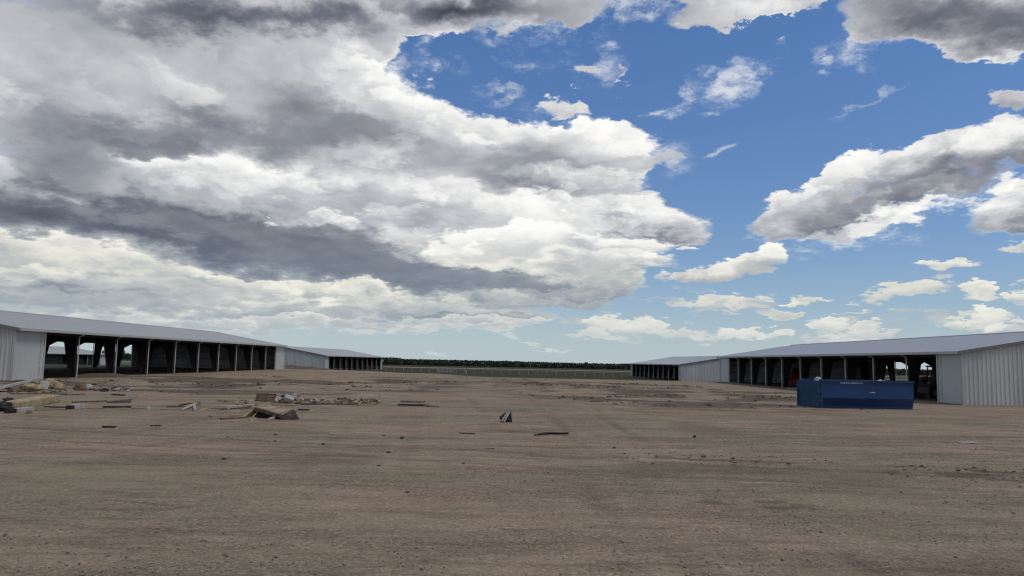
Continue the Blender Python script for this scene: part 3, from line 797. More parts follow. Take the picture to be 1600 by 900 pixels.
lf = [7.7 + 5.76 * i for i in range(9)]
left_shed = make_shed('long open steel shed on the left side of the yard, nearest one', -33.5, 51.0, gz(-33.5, 51), -1, 62.6, 3.2, 4.2, lf, 3.6, (math.radians(0.34), 0, 0))
rf = [7.0 + 5.12 * i for i in range(9)]
right_shed = make_shed('long open steel shed on the right behind the blue container', 31.3, 50.0, gz(31.3, 50), 1, 55.9, 2.75, 3.9, rf, 3.62, (math.radians(0.25), 0, 0))
l2 = make_shed('farther open shed beyond the left shed, white gable facing the yard', -39.6, 165.0, -.28, -1, 47.5, 2.4, 1.2, [6.2 + 4.45 * i for i in range(9)], 3.5, (math.radians(0.25), 0, math.radians(-6.0)), fine=False)
r2 = make_shed('farther open shed beyond the right shed, pale gable facing the yard', 35.9, 148.0, -.62, 1, 43.0, 1.8, 1.2, [5.2 + 4.1 * i for i in range(9)], 3.35, (math.radians(0.25), 0, math.radians(3.5)), fine=False)
l3 = make_shed('distant shed seen through the open bays of the left shed', -119.0, 165.0, -1.0, -1, 50.0, 2.4, 2.4, [8 + 8.5 * i for i in range(5)], 3.5, (math.radians(0.2), 0, math.radians(-5.0)), fine=False)
# ------------------------------------------------------------------ blue roll-off container
def make_container():
    pr = P(1429, 641.0); pl_ = P(1284, 637.6)
    ang = math.atan2(pl_.y - pr.y, pl_.x - pr.x)            # from the right end to the left corner
    L = (pl_ - pr).length
    root = tag(empty('roll_off_container', (pr.x, pr.y, min(pr.z, pl_.z) + .02), (0, 0, ang)), 'blue open-top steel waste container standing in front of the right shed', 'container')
    H, WD = 1.50, 2.3
    # local x runs along the long side; the yard side faces +y (the rotation turns it to the camera)
    sgn = 1
    sec = lambda y_in: None
    def wall(yn, o):                                          # bulged side: leans out below, in above
        pts = [(0.12, yn - o * .30, .12), (0, yn, .66), (0, yn - o * .05, H)]
        return pts
    t_ = .05
    # side walls with the flare low down
    for yn, o in ((0.0, 1), (-WD, -1)):
        mb = MB()
        a = [(-.08, yn - o * .27, .10), (-.0, yn, .60), (-.0, yn - o * .04, H)]
        b = [(L, yn - o * .27, .10), (L, yn, .60), (L, yn - o * .04, H)]
        inn = lambda q: (q[0], q[1] - o * t_, q[2])
        vs = a + b + [inn(q) for q in a] + [inn(q) for q in b]
        fs = [(0, 3, 4, 1), (1, 4, 5, 2), (6, 7, 10, 9), (7, 8, 11, 10), (2, 5, 11, 8), (0, 6, 9, 3), (0, 1, 7, 6), (1, 2, 8, 7), (3, 9, 10, 4), (4, 10, 11, 5)]
        sw = mb.add(vs, fs).build('side_wall', M['blue'], root)
        MB().beam((-.02, yn - o * .02, H + .02), (L + .02, yn - o * .02, H + .02), .13, .10).build('top_rail', M['blue'], sw)
        MB().beam((0.02, yn - o * .005, .60), (L - .02, yn - o * .005, .60), .035, .05).build('crease_rib', M['blue'], sw)
        MB().beam((-.05, yn - o * .30, .07), (L, yn - o * .30, .07), .10, .14).build('bottom_rail', M['blue'], sw)
        if o == 1:
            # what is left of the lettering: a broken white line under the rail and a small worn emblem
            lt = MB(); rx = random.Random(3)
            x = L * .55
            while x < L * .78:
                w = rx.uniform(.03, .085)
                y0 = yn - o * .030 + .012
                lt.box(x, x + w, y0, y0 + .006, H - .13, H - .045); x += w + rx.uniform(.012, .03)
            lt.build('lettering', M['decal'], sw)
            em = MB(); cx = L * .46; y0 = yn - .012
            for x0, x1, z0, z1 in ((-.20, .10, 1.26, 1.285), (-.20, .10, 1.00, 1.02), (-.20, -.18, 1.02, 1.26), (.08, .10, 1.02, 1.26), (-.10, -.08, 1.06, 1.22), (-.14, .02, 1.13, 1.15)):
                em.box(cx + x0, cx + x1, y0 - .002, y0 + .010, z0, z1)
            em.beam((cx - .22, y0 + .006, 1.22), (cx - .40, y0 + .006, 1.02), .012, .025, up=(0, 1, 0))
            em.build('emblem', M['decal_faint'], sw)
            em = MB()
            for x0, x1 in ((-.20, -.14), (-.12, -.03), (-.01, .02), (.05, .10)):
                em.box(cx + x0, cx + x1, y0 - .004, y0 + .012, .88, .94)
            em.build('lettering', M['decal'], sw)
    # front slope, floor and posts
    MB().prism([(.0, 0, H), (-.06, -.24, .1), (-.06, -WD + .24, .1), (.0, -WD, H)], (.05, 0, 0)).build('end_wall', M['blue'], root)
    MB().box(.15, L - .05, -WD + .28, -.28, .10, .16).build('floor', M['blue'], root)
    for y in (-.05, -WD + .05):
        MB().box(L - .07, L + .07, y - .07, y + .07, .02, H + .10).build('corner_post', M['blue'], root)
    for x in (.6, L - .6):
        for y in (-.5, -WD + .5):
            MB().tube([(x, y - .12, .10), (x, y + .12, .10)], .10, 10).build('roller', M['steel'], root)
    for y in (-.75, -WD + .75):
        MB().box(.2, L - .1, y - .06, y + .06, .0, .10).build('skid', M['blue'], root)
    # rear door, hinged on the near corner and standing ajar
    dv = Vector((.50, -.866, 0))
    do = MB(); Wd = 1.40
    a = Vector((L + .09, .02, 0)); b = a + dv * Wd; nrm = Vector((.866, .5, 0)) * .03
    def panel(q0, q1, z0, z1, th): 
        return MB().prism([q0 - nrm * th + Vector((0, 0, z0)), q1 - nrm * th + Vector((0, 0, z0)), q1 - nrm * th + Vector((0, 0, z1)), q0 - nrm * th + Vector((0, 0, z1))], nrm * (2 * th))
    door = panel(a, b, .08, H - .02, .7).build('door', M['blue_faded'], root)
    for z in (.08, .76, H - .10):
        panel(a, b, z, z + .09, 1.9).build('door_rail', M['blue_faded'], door)
    for t in (0.0, .94):
        panel(a + dv * (Wd * t), a + dv * (Wd * (t + .06)), .08, H, 2.1).build('door_stile', M['blue_faded'], door)
    for z in (.3, .8, 1.25):
        MB().tube([a + Vector((0, 0, z - .06)), a + Vector((0, 0, z + .06))], .05, 8).build('hinge', M['steel'], door)
    return root, ang, L, H
box_root, box_ang, box_L, box_H = make_container()

def in_box(u, v, z):
    return box_root.location + Matrix.Rotation(box_ang, 3, 'Z') @ Vector((u, v, z))
rb = random.Random(4)
def heap(name, c, rx, ry, rz, m, label, cat, seed, group=None):
    mb = MB(); rnd = random.Random(seed)
    mb.lump(c, rx, ry, rz, .30, 11, 7, rnd)
    mb.lump(Vector(c) + Vector((rx * .6, ry * .2, -rz * .2)), rx * .6, ry * .6, rz * .7, .35, 9, 6, rnd)
    o = mb.build(name, m, None, True); tag(o, label, cat, group); return o
heap('plastic_bag', in_box(box_L * .93, -1.1, box_H - .06), .20, .30, .26, M['foil'], 'pale plastic bag sticking up over the door end of the blue container', 'bag', 3)
heap('plastic_bag', in_box(box_L * .24, -1.2, box_H - .12), .34, .36, .24, M['foil'], 'low pale bag lying along the rim at the right of the blue container', 'bag', 8)
# rubbish that carries the bags inside the container
mb = MB()
for i in range(16):
    mb.lump(in_box(rb.uniform(.6, box_L - .5), rb.uniform(-1.7, -.6), rb.uniform(.4, .95)), rb.uniform(.3, .55), rb.uniform(.3, .5), rb.uniform(.25, .45), .35, 8, 5, rb)
tag(mb.build('rubbish', M['grey']), 'grey rubbish filling the blue container below its rim', 'rubbish', kind='stuff')

# ------------------------------------------------------------------ machines inside the right shed
def wheel(root, x, y, z, r, w, rim_m, name='wheel'):
    t = MB().tube([(x - w / 2, y, z), (x - w * .3, y, z), (x + w * .3, y, z), (x + w / 2, y, z)], [r * .9, r, r, r * .9], 18).build(name, M['tyre'], root)
    MB().tube([(x - w / 2 - .012, y, z), (x + w / 2 + .012, y, z)], r * .52, 14).build('rim', rim_m, t)
    return t
def make_tractor(x, y, rz):
    root = tag(empty('tractor', (x, y, gz(x, y) + .01), (0, 0, rz)), 'dark tractor parked in the first open bay of the right shed', 'tractor')
    # faces -y in its own frame
    MB().prism([(-.38, -1.9, .75), (-.38, -.2, .75), (-.38, -.2, 1.62), (-.38, -1.7, 1.48), (-.38, -1.92, 1.30)], (.76, 0, 0)).build('hood', M['machine'], root, bevel=.04)
    MB().box(-.30, .30, -1.96, -1.90, .85, 1.30).build('grille', M['black'], root)
    MB().box(-.42, .42, -.25, 1.25, .62, 1.12).build('chassis', M['black'], root, bevel=.03)
    for sx in (-1, 1):
        wheel(root, sx * .80, .85, .80, .80, .42, M['machine'], 'rear_wheel')
        wheel(root, sx * .68, -1.35, .48, .48, .28, M['machine'], 'front_wheel')
        MB().tube([(sx * .80, .85 + .92 * math.cos(a_), .80 + .92 * math.sin(a_)) for a_ in (.25, .8, 1.4, 2.0, 2.7)], .05, 6).build('fender_edge', M['machine'], root)
        MB().box(sx * .80 - .24, sx * .80 + .24, .2, 1.4, 1.66, 1.72).build('fender', M['machine'], root)
        MB().box(sx * .62 - .09, sx * .62 + .09, -1.97, -1.90, 1.18, 1.32).build('headlight', M['foil'], root)
    cab = MB()
    for sx in (-.62, .62):
        cab.beam((sx, -.15, 1.1), (sx * .92, -.02, 2.55), .07, .07); cab.beam((sx, 1.15, 1.5), (sx * .92, 1.05, 2.55), .07, .07)
    cab.box(-.66, .66, -.18, 1.22, 2.55, 2.68)
    cab = cab.build('cab', M['black'], root)
    MB().box(-.28, .28, .35, .85, 1.12, 1.30).box(-.28, .28, .80, .92, 1.28, 1.95).build('seat', M['black'], root)
    MB().tube([(0, -.1, 1.45), (0, .12, 1.75)], .025, 6).tube([(.2 * math.cos(a_ * .7), .12 + .08 * math.sin(a_ * .7), 1.75 + .17 * math.sin(a_ * .7)) for a_ in range(10)], .02, 6).build('steering_wheel', M['black'], root)
    MB().tube([(.28, -.9, 1.5), (.28, -.9, 2.35)], .05, 8).build('exhaust', M['black'], root)
    # loader arms and bucket
    for sx in (-.5, .5):
        MB().beam((sx, -.3, 1.7), (sx, -1.7, 1.55), .09, .16).beam((sx, -1.65, 1.6), (sx, -2.45, .6), .09, .16).build('loader_arm', M['machine'], root)
    MB().prism([(-.95, -2.35, .15), (-.95, -2.35, .85), (-.95, -2.50, .90), (-.95, -2.62, .45), (-.95, -3.15, .10), (-.95, -2.6, .08)], (1.9, 0, 0)).build('bucket', M['machine'], root)
    return root
make_tractor(36.3, 61.8, math.radians(-62))

def make_loader(x, y, rz):
    root = tag(empty('skid_steer', (x, y, gz(x, y) + .01), (0, 0, rz)), 'orange-red compact loader standing deep inside the right shed', 'loader')
    MB().prism([(-.62, .9, .35), (-.62, -.75, .35), (-.62, -.95, .75), (-.62, -.55, 1.0), (-.62, .9, 1.35), (-.62, 1.05, .9)], (1.24, 0, 0)).build('body', M['red'], root, bevel=.03)
    cab = MB()
    for sx in (-.5, .5):
        cab.beam((sx, -.6, 1.0), (sx, -.45, 1.95), .07, .07); cab.beam((sx, .45, 1.1), (sx, .45, 1.95), .07, .07)
    cab.box(-.54, .54, -.55, .55, 1.95, 2.03)
    cab = cab.build('cab', M['grey'], root)
    MB().box(-.3, .3, .0, .45, .95, 1.12).box(-.3, .3, .38, .5, 1.1, 1.7).build('seat', M['black'], root)
    for sx in (-1, 1):
        for yy in (-.55, .55): wheel(root, sx * .76, yy, .40, .40, .28, M['foil'])
        MB().beam((sx * .66, .95, 1.45), (sx * .66, -.9, 1.15), .10, .18).beam((sx * .66, -.85, 1.2), (sx * .66, -1.25, .35), .10, .16).build('lift_arm', M['red'], root)
    MB().prism([(-.9, -1.25, .12), (-.9, -1.25, .62), (-.9, -1.35, .66), (-.9, -1.9, .12), (-.9, -1.85, .06), (-.9, -1.3, .06)], (1.8, 0, 0)).build('bucket', M['red'], root)
    return root
ldr = make_loader(37.3, 93.6, math.radians(-14)); ldr.scale = (1.3, 1.3, 1.3)

# white boards lying along the foot of the right shed
def ground_board(name, a, b, w, t, m, label, cat, group=None, lift=0.0, roll=0.0, bevel=0.0, end=1.0):
    """a straight board from pixel a to pixel b, resting on the dirt"""
    A, B = P(*a), P(*b)
    A.z += t / 2 + .005 + (lift if isinstance(lift, (int, float)) else lift[0]); B.z += t / 2 + .005 + (0 if isinstance(lift, (int, float)) and lift == 0 else (lift if isinstance(lift, (int, float)) else lift[1]))
    c = (A + B) / 2
    up = Vector((0, math.sin(roll), math.cos(roll)))
    o = MB().beam(A - c, B - c, w, t, up=up, end=end).build(name, m, None, bevel=bevel)
    o.location = c
    tag(o, label, cat, group)
    return o
ground_board('trim_board', (1120, 597.8), (1152, 598.4), .22, .12, M['white'], 'long white board lying at the far end of the right shed', 'board', 'white boards along the right shed')
ground_board('trim_board', (1228, 607.4), (1246, 608.0), .22, .12, M['white'], 'short white board lying left of the blue container', 'board', 'white boards along the right shed')

# ------------------------------------------------------------------ scrap and lumber on the left of the yard
scr = 'scraps of the demolition litter'
WB, DB = M['wood'], M['wood_old']
ground_board('metal_trim', (-4, 608.5), (62, 607.5), .26, .12, M['metal'], 'long white metal trim propped slanting on the heap by the left shed corner', 'metal trim', scr, lift=(.0, .52))
def bundle(name, px, py, rx, ry, rz, m, label, cat, seed, group=scr, rough=.28, seg=12):
    c = P(px, py); mb = MB(); rnd = random.Random(seed)
    mb.lump((0, 0, rz * .55), rx, ry, rz, rough, seg, 8, rnd, floor=-.02)
    mb.lump((rx * .45, -ry * .2, rz * .45), rx * .6, ry * .7, rz * .7, rough, seg, 7, rnd, floor=-.02)
    o = mb.build(name, m, None, True); o.location = c
    tag(o, label, cat, group); return o
bundle('insulation_bundle', 46, 608.2, .50, .30, .20, M['foam'], 'tan insulation lump under the slanting white trim', 'insulation', 1)
bundle('insulation_bundle', 59, 609, .22, .2, .17, M['foam'], 'small tan lump just left of the upright white square board', 'insulation', 2)
bundle('insulation_bundle', 78, 607.5, .32, .26, .36, M['foam'], 'tallest crumpled tan bundle right of the white square board', 'insulation', 3)
bundle('insulation_bundle', 90, 608.5, .34, .28, .27, M['foam'], 'rounded tan bundle at the right end of the heap by the left shed', 'insulation', 5)
def slab(name, px, py, sx, sy, sz, rot, m, label, cat, group=scr, lift=0.0, bevel=0.0):
    c = P(px, py)
    o = MB().box(-sx / 2, sx / 2, -sy / 2, sy / 2, -sz / 2, sz / 2).build(name, m, None, bevel=bevel)
    o.rotation_euler = rot
    R_ = Euler(rot).to_matrix()
    low = min((R_ @ Vector((a * sx / 2, b * sy / 2, e * sz / 2))).z for a in (-1, 1) for b in (-1, 1) for e in (-1, 1))
    o.location = (c.x, c.y, c.z - low - .005 + lift)
    tag(o, label, cat, group); return o
r_ = math.radians
slab('board_offcut', 69, 608.8, .46, .04, .46, (r_(-24), r_(10), r_(8)), M['foil'], 'white square board leaning upright in the heap by the left shed', 'board')
ground_board('trim_strip', (72, 608.6), (97, 611.2), .16, .03, M['white'], 'flat white strip lying in front of the tan bundles', 'strip', scr)
bundle('cardboard_sheet', 124, 609.3, .34, .2, .24, M['card'], 'crumpled brown cardboard standing right of the tan bundles', 'cardboard', 7, rough=.4, seg=7)
bundle('plastic_bag', 138, 607.8, .24, .2, .18, M['foil'], 'small white crumpled bag right of the brown cardboard', 'bag', 9)
ground_board('dark_plank', (0, 612.6), (52, 611.5), .22, .05, M['wood_dark'], 'dark plank lying below the slanting white trim', 'plank', scr)
ground_board('dark_plank', (18, 616), (104, 614.8), .20, .04, M['wood_old'], 'long thin brown plank in front of the tan bundles', 'plank', scr)
ground_board('dark_plank', (84, 617.2), (132, 616.6), .18, .04, M['wood_old'], 'thin brown plank below the brown cardboard', 'plank', scr)
def rubble(name, cx, cy, wx, wy, n, label, mats, seed, smin=.05, smax=.16, flat=.6):
    """uncountable small litter: one object"""
    rnd = random.Random(seed); mb = MB(); idx = []
    for i in range(n):
        px = cx + rnd.uniform(-wx, wx); py = cy + rnd.uniform(-wy, wy)
        c = P(px, py); s_ = rnd.uniform(smin, smax); f0 = len(mb.f)
        if rnd.random() < .55:
            a_ = rnd.uniform(0, 3.14); l_ = s_ * rnd.uniform(1.0, 3.2)
            dv = Vector((math.cos(a_), math.sin(a_), rnd.uniform(-.05, .45))) * l_
            mb.beam(c + Vector((0, 0, s_ * .35)), c + dv + Vector((0, 0, s_ * .35)), s_ * rnd.uniform(.5, 1), s_ * rnd.uniform(.15, .5))
        else:
            mb.lump(c + Vector((0, 0, s_ * .3)), s_, s_ * .8, s_ * flat, .4, 7, 5, rnd)
        idx.append((f0, len(mb.f), rnd.randrange(len(mats))))
    me = mb.mesh(name)
    for m_ in mats: me.materials.append(m_)
    for a_, b_, k in idx:
        for j in range(a_, b_): me.polygons[j].material_index = k
    return tag(link(name, me, None), label, 'rubble', kind='stuff')
rubble('rubble', 180, 609.5, 32, 2.6, 40, 'row of grey and white crumbled rubble in front of the left shed', [M['grey'], M['white'], M['grey'], M['black'], M['wood_old']], 11, .05, .17)
rubble('rubble', 55, 613, 58, 2.4, 34, 'dark broken scraps strewn under the tan bundles', [M['wood_dark'], M['wood_old'], M['grey'], M['foam']], 12, .05, .14)
ground_board('dark_plank', (176, 617.2), (194, 618.4), .16, .06, M['wood_dark'], 'short dark plank below the grey rubble row', 'plank', scr)
# second row, nearer
ground_board('insulation_slab', (13, 642.5), (80, 628.0), .62, .30, M['foam'], 'big tan insulation slab at the left edge of the yard', 'insulation', scr, bevel=.03)
bundle('plastic_scrap', 4, 643.0, .32, .3, .22, M['black'], 'black plastic scrap at the left end of the big tan slab', 'scrap', 21, rough=.45, seg=7)
bundle('plastic_scrap', 12, 627.5, .20, .15, .10, M['black'], 'little black scrap behind the big tan slab', 'scrap', 22, rough=.4, seg=7)
ground_board('metal_profile', (27, 645.6), (48, 642.6), .20, .15, M['metal'], 'pale metal profile in front of the big tan slab', 'profile', scr)
ground_board('dark_plank', (10, 646.2), (27, 645.0), .22, .14, M['black'], 'black offcut butting the pale metal profile', 'plank', scr)
bundle('clod', 45, 646.5, .10, .08, .07, M['card'], 'small brown lump right of the pale metal profile', 'lump', 24, rough=.3, seg=7)
ground_board('dark_plank', (55, 642.8), (105, 641.4), .16, .04, M['wood_old'], 'narrow plank right of the big tan slab, nearer one', 'plank', scr)
ground_board('dark_plank', (70, 637.0), (106, 637.8), .20, .05, M['wood_dark'], 'dark plank between the big tan slab and the pale block', 'plank', scr)
ground_board('foam_block', (112, 640.0), (128, 638.2), .22, .17, M['metal'], 'pale blue-white block lying alone right of the tan slab', 'block', scr)
ground_board('foam_block', (106.5, 640.6), (111.5, 640.2), .22, .15, M['black'], 'black end piece against the pale blue-white block', 'block', scr)
ground_board('dark_plank', (160, 638.0), (205, 637.6), .20, .08, M['wood_dark'], 'dark brown plank alone in the middle of the left yard', 'plank', scr)
ground_board('dark_plank', (136, 639.6), (162, 639.2), .08, .03, M['wood_old'], 'thin batten at the left end of the dark brown plank', 'plank', scr)
ground_board('dark_plank', (205, 638.6), (226, 639.0), .08, .03, M['wood_old'], 'thin batten at the right end of the dark brown plank', 'plank', scr)
ground_board('dark_plank', (113, 629.4), (166, 627.4), .12, .05, M['wood_old'], 'long narrow plank behind the dark brown one, left of its twin', 'plank', scr)
ground_board('dark_plank', (166, 628.8), (206, 625.2), .10, .05, M['wood_old'], 'slanting narrow plank behind the dark brown one', 'plank', scr)
ground_board('dark_plank', (170, 629.6), (204, 628.6), .12, .04, M['wood_dark'], 'dark narrow plank in front of the slanting one', 'plank', scr)
bundle('plastic_bag', 231, 641.6, .09, .08, .10, M['white'], 'little white scrap standing alone left of the white tubes', 'scrap', 26)
# third group: tubes, planks and the tipped wooden crate
ground_board('plank', (261, 637.2), (288, 636.4), .14, .05, M['wood_dark'], 'dark plank left of the white tubes', 'plank', scr)
ground_board('plank', (281, 634.6), (297, 631.6), .12, .06, M['wood_dark'], 'short dark plank behind the white tubes', 'plank', scr)
def tube_thing(name, a, b, r, m, label, cat, lift=(0, 0)):
    A, B = P(*a), P(*b); A.z += r + lift[0]; B.z += r + lift[1]; c = (A + B) / 2
    o = MB().tube([A - c, B - c], r, 10).build(name, m, None); o.location = c
    tag(o, label, cat, scr)
tube_thing('white_tube', (283, 643.5), (306, 636.0), .055, M['white'], 'long white tube lying slantwise, its upper end raised', 'tube', (0, .08))
tube_thing('white_tube', (304.5, 644.6), (303.5, 639.0), .055, M['white'], 'short white tube pointing at the camera beside the long one', 'tube', (0, .06))
slab('clear_sheet', 309, 634, .22, .02, .20, (r_(20), 0, r_(15)), M['foil'], 'small pale sheet standing behind the white tubes', 'sheet')
ground_board('plank', (309, 645.0), (322, 639.2), .16, .04, M['wood'], 'tan offcut right of the white tubes', 'plank', scr)
def crate():
    """broken plywood crate, tipped on its edge with the open side down"""
    c = P(424, 655.5)
    root = tag(empty('wooden_crate', (c.x, c.y, c.z)), 'big broken wooden crate tipped over in the middle of the lumber', 'crate', scr)
    k = c.y / FPX
    f = lambda px, dy, z: Vector(((px - 424) * k, dy, z))
    A, B, Cc, D_ = f(392, .30, .40), f(399, .90, .455), f(446, .75, .25), f(441, 0, .17)
    MB().prism([A, B, Cc, D_], (0, 0, -.035)).build('top_board', M['ply'], root)
    MB().prism([A + Vector((0, .02, -.04)), D_ + Vector((0, .02, -.04)), D_ + Vector((0, .03, -.13)), A + Vector((-.02, .03, -.14))], (0, .035, 0)).build('side_board', M['wood_old'], root)
    MB().prism([A + Vector((0, .05, -.04)), f(381, .05, .06), f(384, .45, .02), B + Vector((0, -.1, -.05))], (.035, 0, 0)).build('end_board', M['wood'], root)
    MB().prism([f(388, .55, .01), f(444, .30, .01), f(446, .55, .20), f(396, .75, .38)], (0, .04, 0)).build('void_shade_board', M['wood_dark'], root)  # dark board added to stand for the shade in the crate's hollow
    MB().prism([D_ + Vector((0, -.02, 0)), f(451, .40, .32), f(464, .10, .015), f(440, -.06, .015)], (.03, .04, 0)).build('broken_end', M['wood_dark'], root)
    for t in (.1, .5, .9):
        p0 = A.lerp(D_, t); p1 = B.lerp(Cc, t)
        MB().beam(p0 + Vector((0, .03, .008)), p1 + Vector((0, -.03, .008)), .05, .014).build('cleat', M['wood'], root)
crate()
slab('board_offcut', 394, 657.5, .10, .30, .10, (0, 0, r_(-20)), M['white'], 'white-ended stub of wood under the tipped crate', 'offcut')
ground_board('board_offcut', (420, 658.2), (431, 653.6), .10, .08, M['white'], 'pale stick poking out below the tipped crate', 'offcut', scr)
planks = [
 ((330, 640), (384, 639), .18, .05, DB, 'weathered plank behind the nearest planks left of the crate'), ((328, 652), (377, 650.5), .22, .05, M['ply'], 'wide tan plank left of the tipped crate'),
 ((345, 656), (392, 653.8), .14, .06, DB, 'nearest narrow plank left of the tipped crate'), ((338, 647), (382, 646), .10, .05, WB, 'thin pale batten left of the tipped crate'),
 ((352, 637), (396, 633.8), .20, .06, M['foil'], 'pale grey board behind the tipped crate'), ((346, 641.6), (392, 636.8), .12, .05, M['wood_dark'], 'dark board below the pale grey one'),
 ((359, 645), (376, 643.5), .18, .05, M['white'], 'short white scrap of board left of the crate'), ((356, 628.5), (386, 626.4), .14, .08, M['wood'], 'slanting tan stick behind the lumber'),
 ((342, 628), (356, 627.5), .14, .06, M['card'], 'short brown offcut at the back left of the lumber'), ((425, 633.5), (464, 634), .22, .05, M['ply'], 'tan plank behind the upper end of the crate'),
 ((444, 642.6), (464, 643), .24, .06, M['ply'], 'short tan plank right of the tipped crate'), ((466, 641), (483, 641.6), .12, .05, M['wood_dark'], 'dark stub right of the short tan plank'),
 ((424, 630), (470, 630.5), .14, .05, DB, 'brown plank in front of the brown pallet'), ((300, 640.4), (350, 641.0), .08, .03, DB, 'thin batten between the white tubes and the lumber'),
 ((250, 640.8), (284, 640.6), .07, .03, DB, 'thin batten left of the white tubes'), ((372, 623.2), (399, 622.8), .08, .04, DB, 'thin stick at the left of the brown pallet'),
 ((470, 632.6), (520, 631.8), .12, .05, M['wood_dark'], 'dark plank in front of the scrap row, left one'), ((515, 632), (562, 633.2), .12, .05, DB, 'brown plank in front of the scrap row, middle one'),
 ((528, 625), (562, 627.0), .16, .10, M['card'], 'brown board on the back of the scrap row'), ((476, 625.6), (494, 626.0), .14, .08, M['wood_dark'], 'dark board at the left of the scrap row'),
 ((536, 630.4), (566, 630.9), .14, .07, M['card'], 'brown board inside the scrap row'), ((558, 633.4), (586, 632.2), .10, .04, WB, 'pale batten at the right of the scrap row'),
 ((622, 633.2), (660, 634.2), .20, .06, M['wood_dark'], 'long dark plank of the separate pair on the right'), ((655, 633.2), (674, 634.8), .24, .08, WB, 'yellow-ended plank of the separate pair on the right'),
 ((626, 628.0), (664, 629.0), .14, .06, DB, 'thin plank behind the separate pair on the right'), ((664, 634.8), (686, 635.6), .08, .03, DB, 'thin tip beyond the yellow-ended plank'),
]
for a, b, w, t, m, lb in planks:
    ground_board('plank', a, b, w, t, m, lb, 'plank', scr)
def pallet():
    c = P(414, 628)
    root = tag(empty('pallet', (c.x, c.y, c.z)), 'brown wooden pallet standing on edge behind the tipped crate', 'pallet', scr)
    k = c.y / FPX; w = 30 * k; h = .36
    for i in range(5):
        z = .03 + i * (h / 5)
        MB().box(-w / 2, w / 2, -.05 + i * .045, -.02 + i * .045, z, z + h / 5 - .012).build('slat', M['card'], root)
    for x in (-w / 2 + .05, 0, w / 2 - .05):
        MB().beam((x, .0, 0), (x, .22, h), .06, .05).build('bearer', M['wood_dark'], root)
pallet()
rubble('rubble', 449, 626, 17, 5.5, 46, 'tangled pile of dark scraps right of the brown pallet', [M['wood_dark'], M['card'], M['black'], M['white'], M['wood_old'], M['wood']], 31, .05, .2, .9)
slab('plastic_sheet', 451, 630.5, .42, .30, .22, (r_(30), r_(18), r_(20)), M['foil'], 'white crumpled sheet on the tangled pile beside the pallet', 'sheet', bevel=.03)
rubble('rubble', 560, 629, 34, 3.2, 70, 'long low row of brown and white scraps in the yard', [M['wood_dark'], M['card'], M['white'], M['wood_old'], M['card'], M['wood']], 32, .04, .15)
rubble('rubble', 492, 627.5, 22, 3.0, 34, 'scattered dark scraps between the pile and the row', [M['wood_dark'], M['card'], M['white'], M['wood_old']], 33, .04, .13)
rubble('rubble', 372, 634, 34, 8, 44, 'small splinters scattered among the lumber', [M['wood_old'], M['wood'], M['card'], M['white']], 34, .03, .10)
slab('upright_board', 592.5, 627.0, .08, .03, .34, (r_(0), r_(14), 0), M['white'], 'thin pale board standing upright at the end of the scrap row', 'board')
# lone things on the open dirt
def slatted_block():
    c = P(789, 660)
    root = tag(empty('slatted_block', (c.x, c.y, c.z)), 'dark lump of broken slats lying alone in the middle of the yard', 'broken slats')
    k = c.y / FPX
    f = lambda px, dy, z: Vector(((px - 789) * k, dy, z))
    MB().prism([f(780, .1, .17), f(791, .1, .34), f(789, .0, .02), f(783, .0, .02)], (.02, .22, .02)).build('board', M['wood_dark'], root)
    MB().prism([f(789, .02, .01), f(797.5, .05, .36), f(799.5, -.02, .01)], (.02, .25, 0)).build('board', M['black'], root)
    for a, b in (((784.5, -.08, .05), (792.5, .10, .35)), ((787.5, -.10, .03), (796, .08, .35))):
        MB().beam(f(*a), f(*b), .05, .03).build('slat', M['foil'], root)
slatted_block()
pts = [P(835, 681.8), P(846, 679.8), P(860, 678.6), P(874, 679.2), P(888, 679.0)]
c = pts[2].copy()
o = MB().tube([p - c + Vector((0, 0, .035)) for p in pts], [.02, .035, .038, .036, .03], 8).build('bent_hose', M['black'], None, True); o.location = c
tag(o, 'dark bent length of hose lying on the open dirt', 'hose')
ground_board('scrap_strip', (161, 667.8), (180, 668.2), .12, .04, M['black'], 'flat black strip lying apart on the dirt, left one', 'strip', 'flat black strips on the dirt')
ground_board('scrap_strip', (234, 667.6), (251, 667.2), .12, .05, M['black'], 'flat black strip lying apart on the dirt, right one', 'strip', 'flat black strips on the dirt')
slab('paper_scrap', 528, 679, .42, .30, .02, (r_(3), r_(2), r_(12)), M['ply'], 'pale flat scrap of board alone on the dirt', 'scrap')
ground_board('scrap_strip', (718, 677.4), (742, 678.4), .07, .025, M['wood_dark'], 'thin dark splinter on the dirt behind the bent hose', 'strip')
ground_board('scrap_strip', (758, 702.4), (772, 702.6), .06, .03, M['black'], 'short dark stick on the dirt in front of the broken slats', 'strip')
slab('paper_scrap', 1512, 691.6, .55, .22, .015, (r_(2), 0, r_(6)), M['foil'], 'thin pale sheet lying on the dirt below the right gable', 'scrap')
rk = random.Random(17)
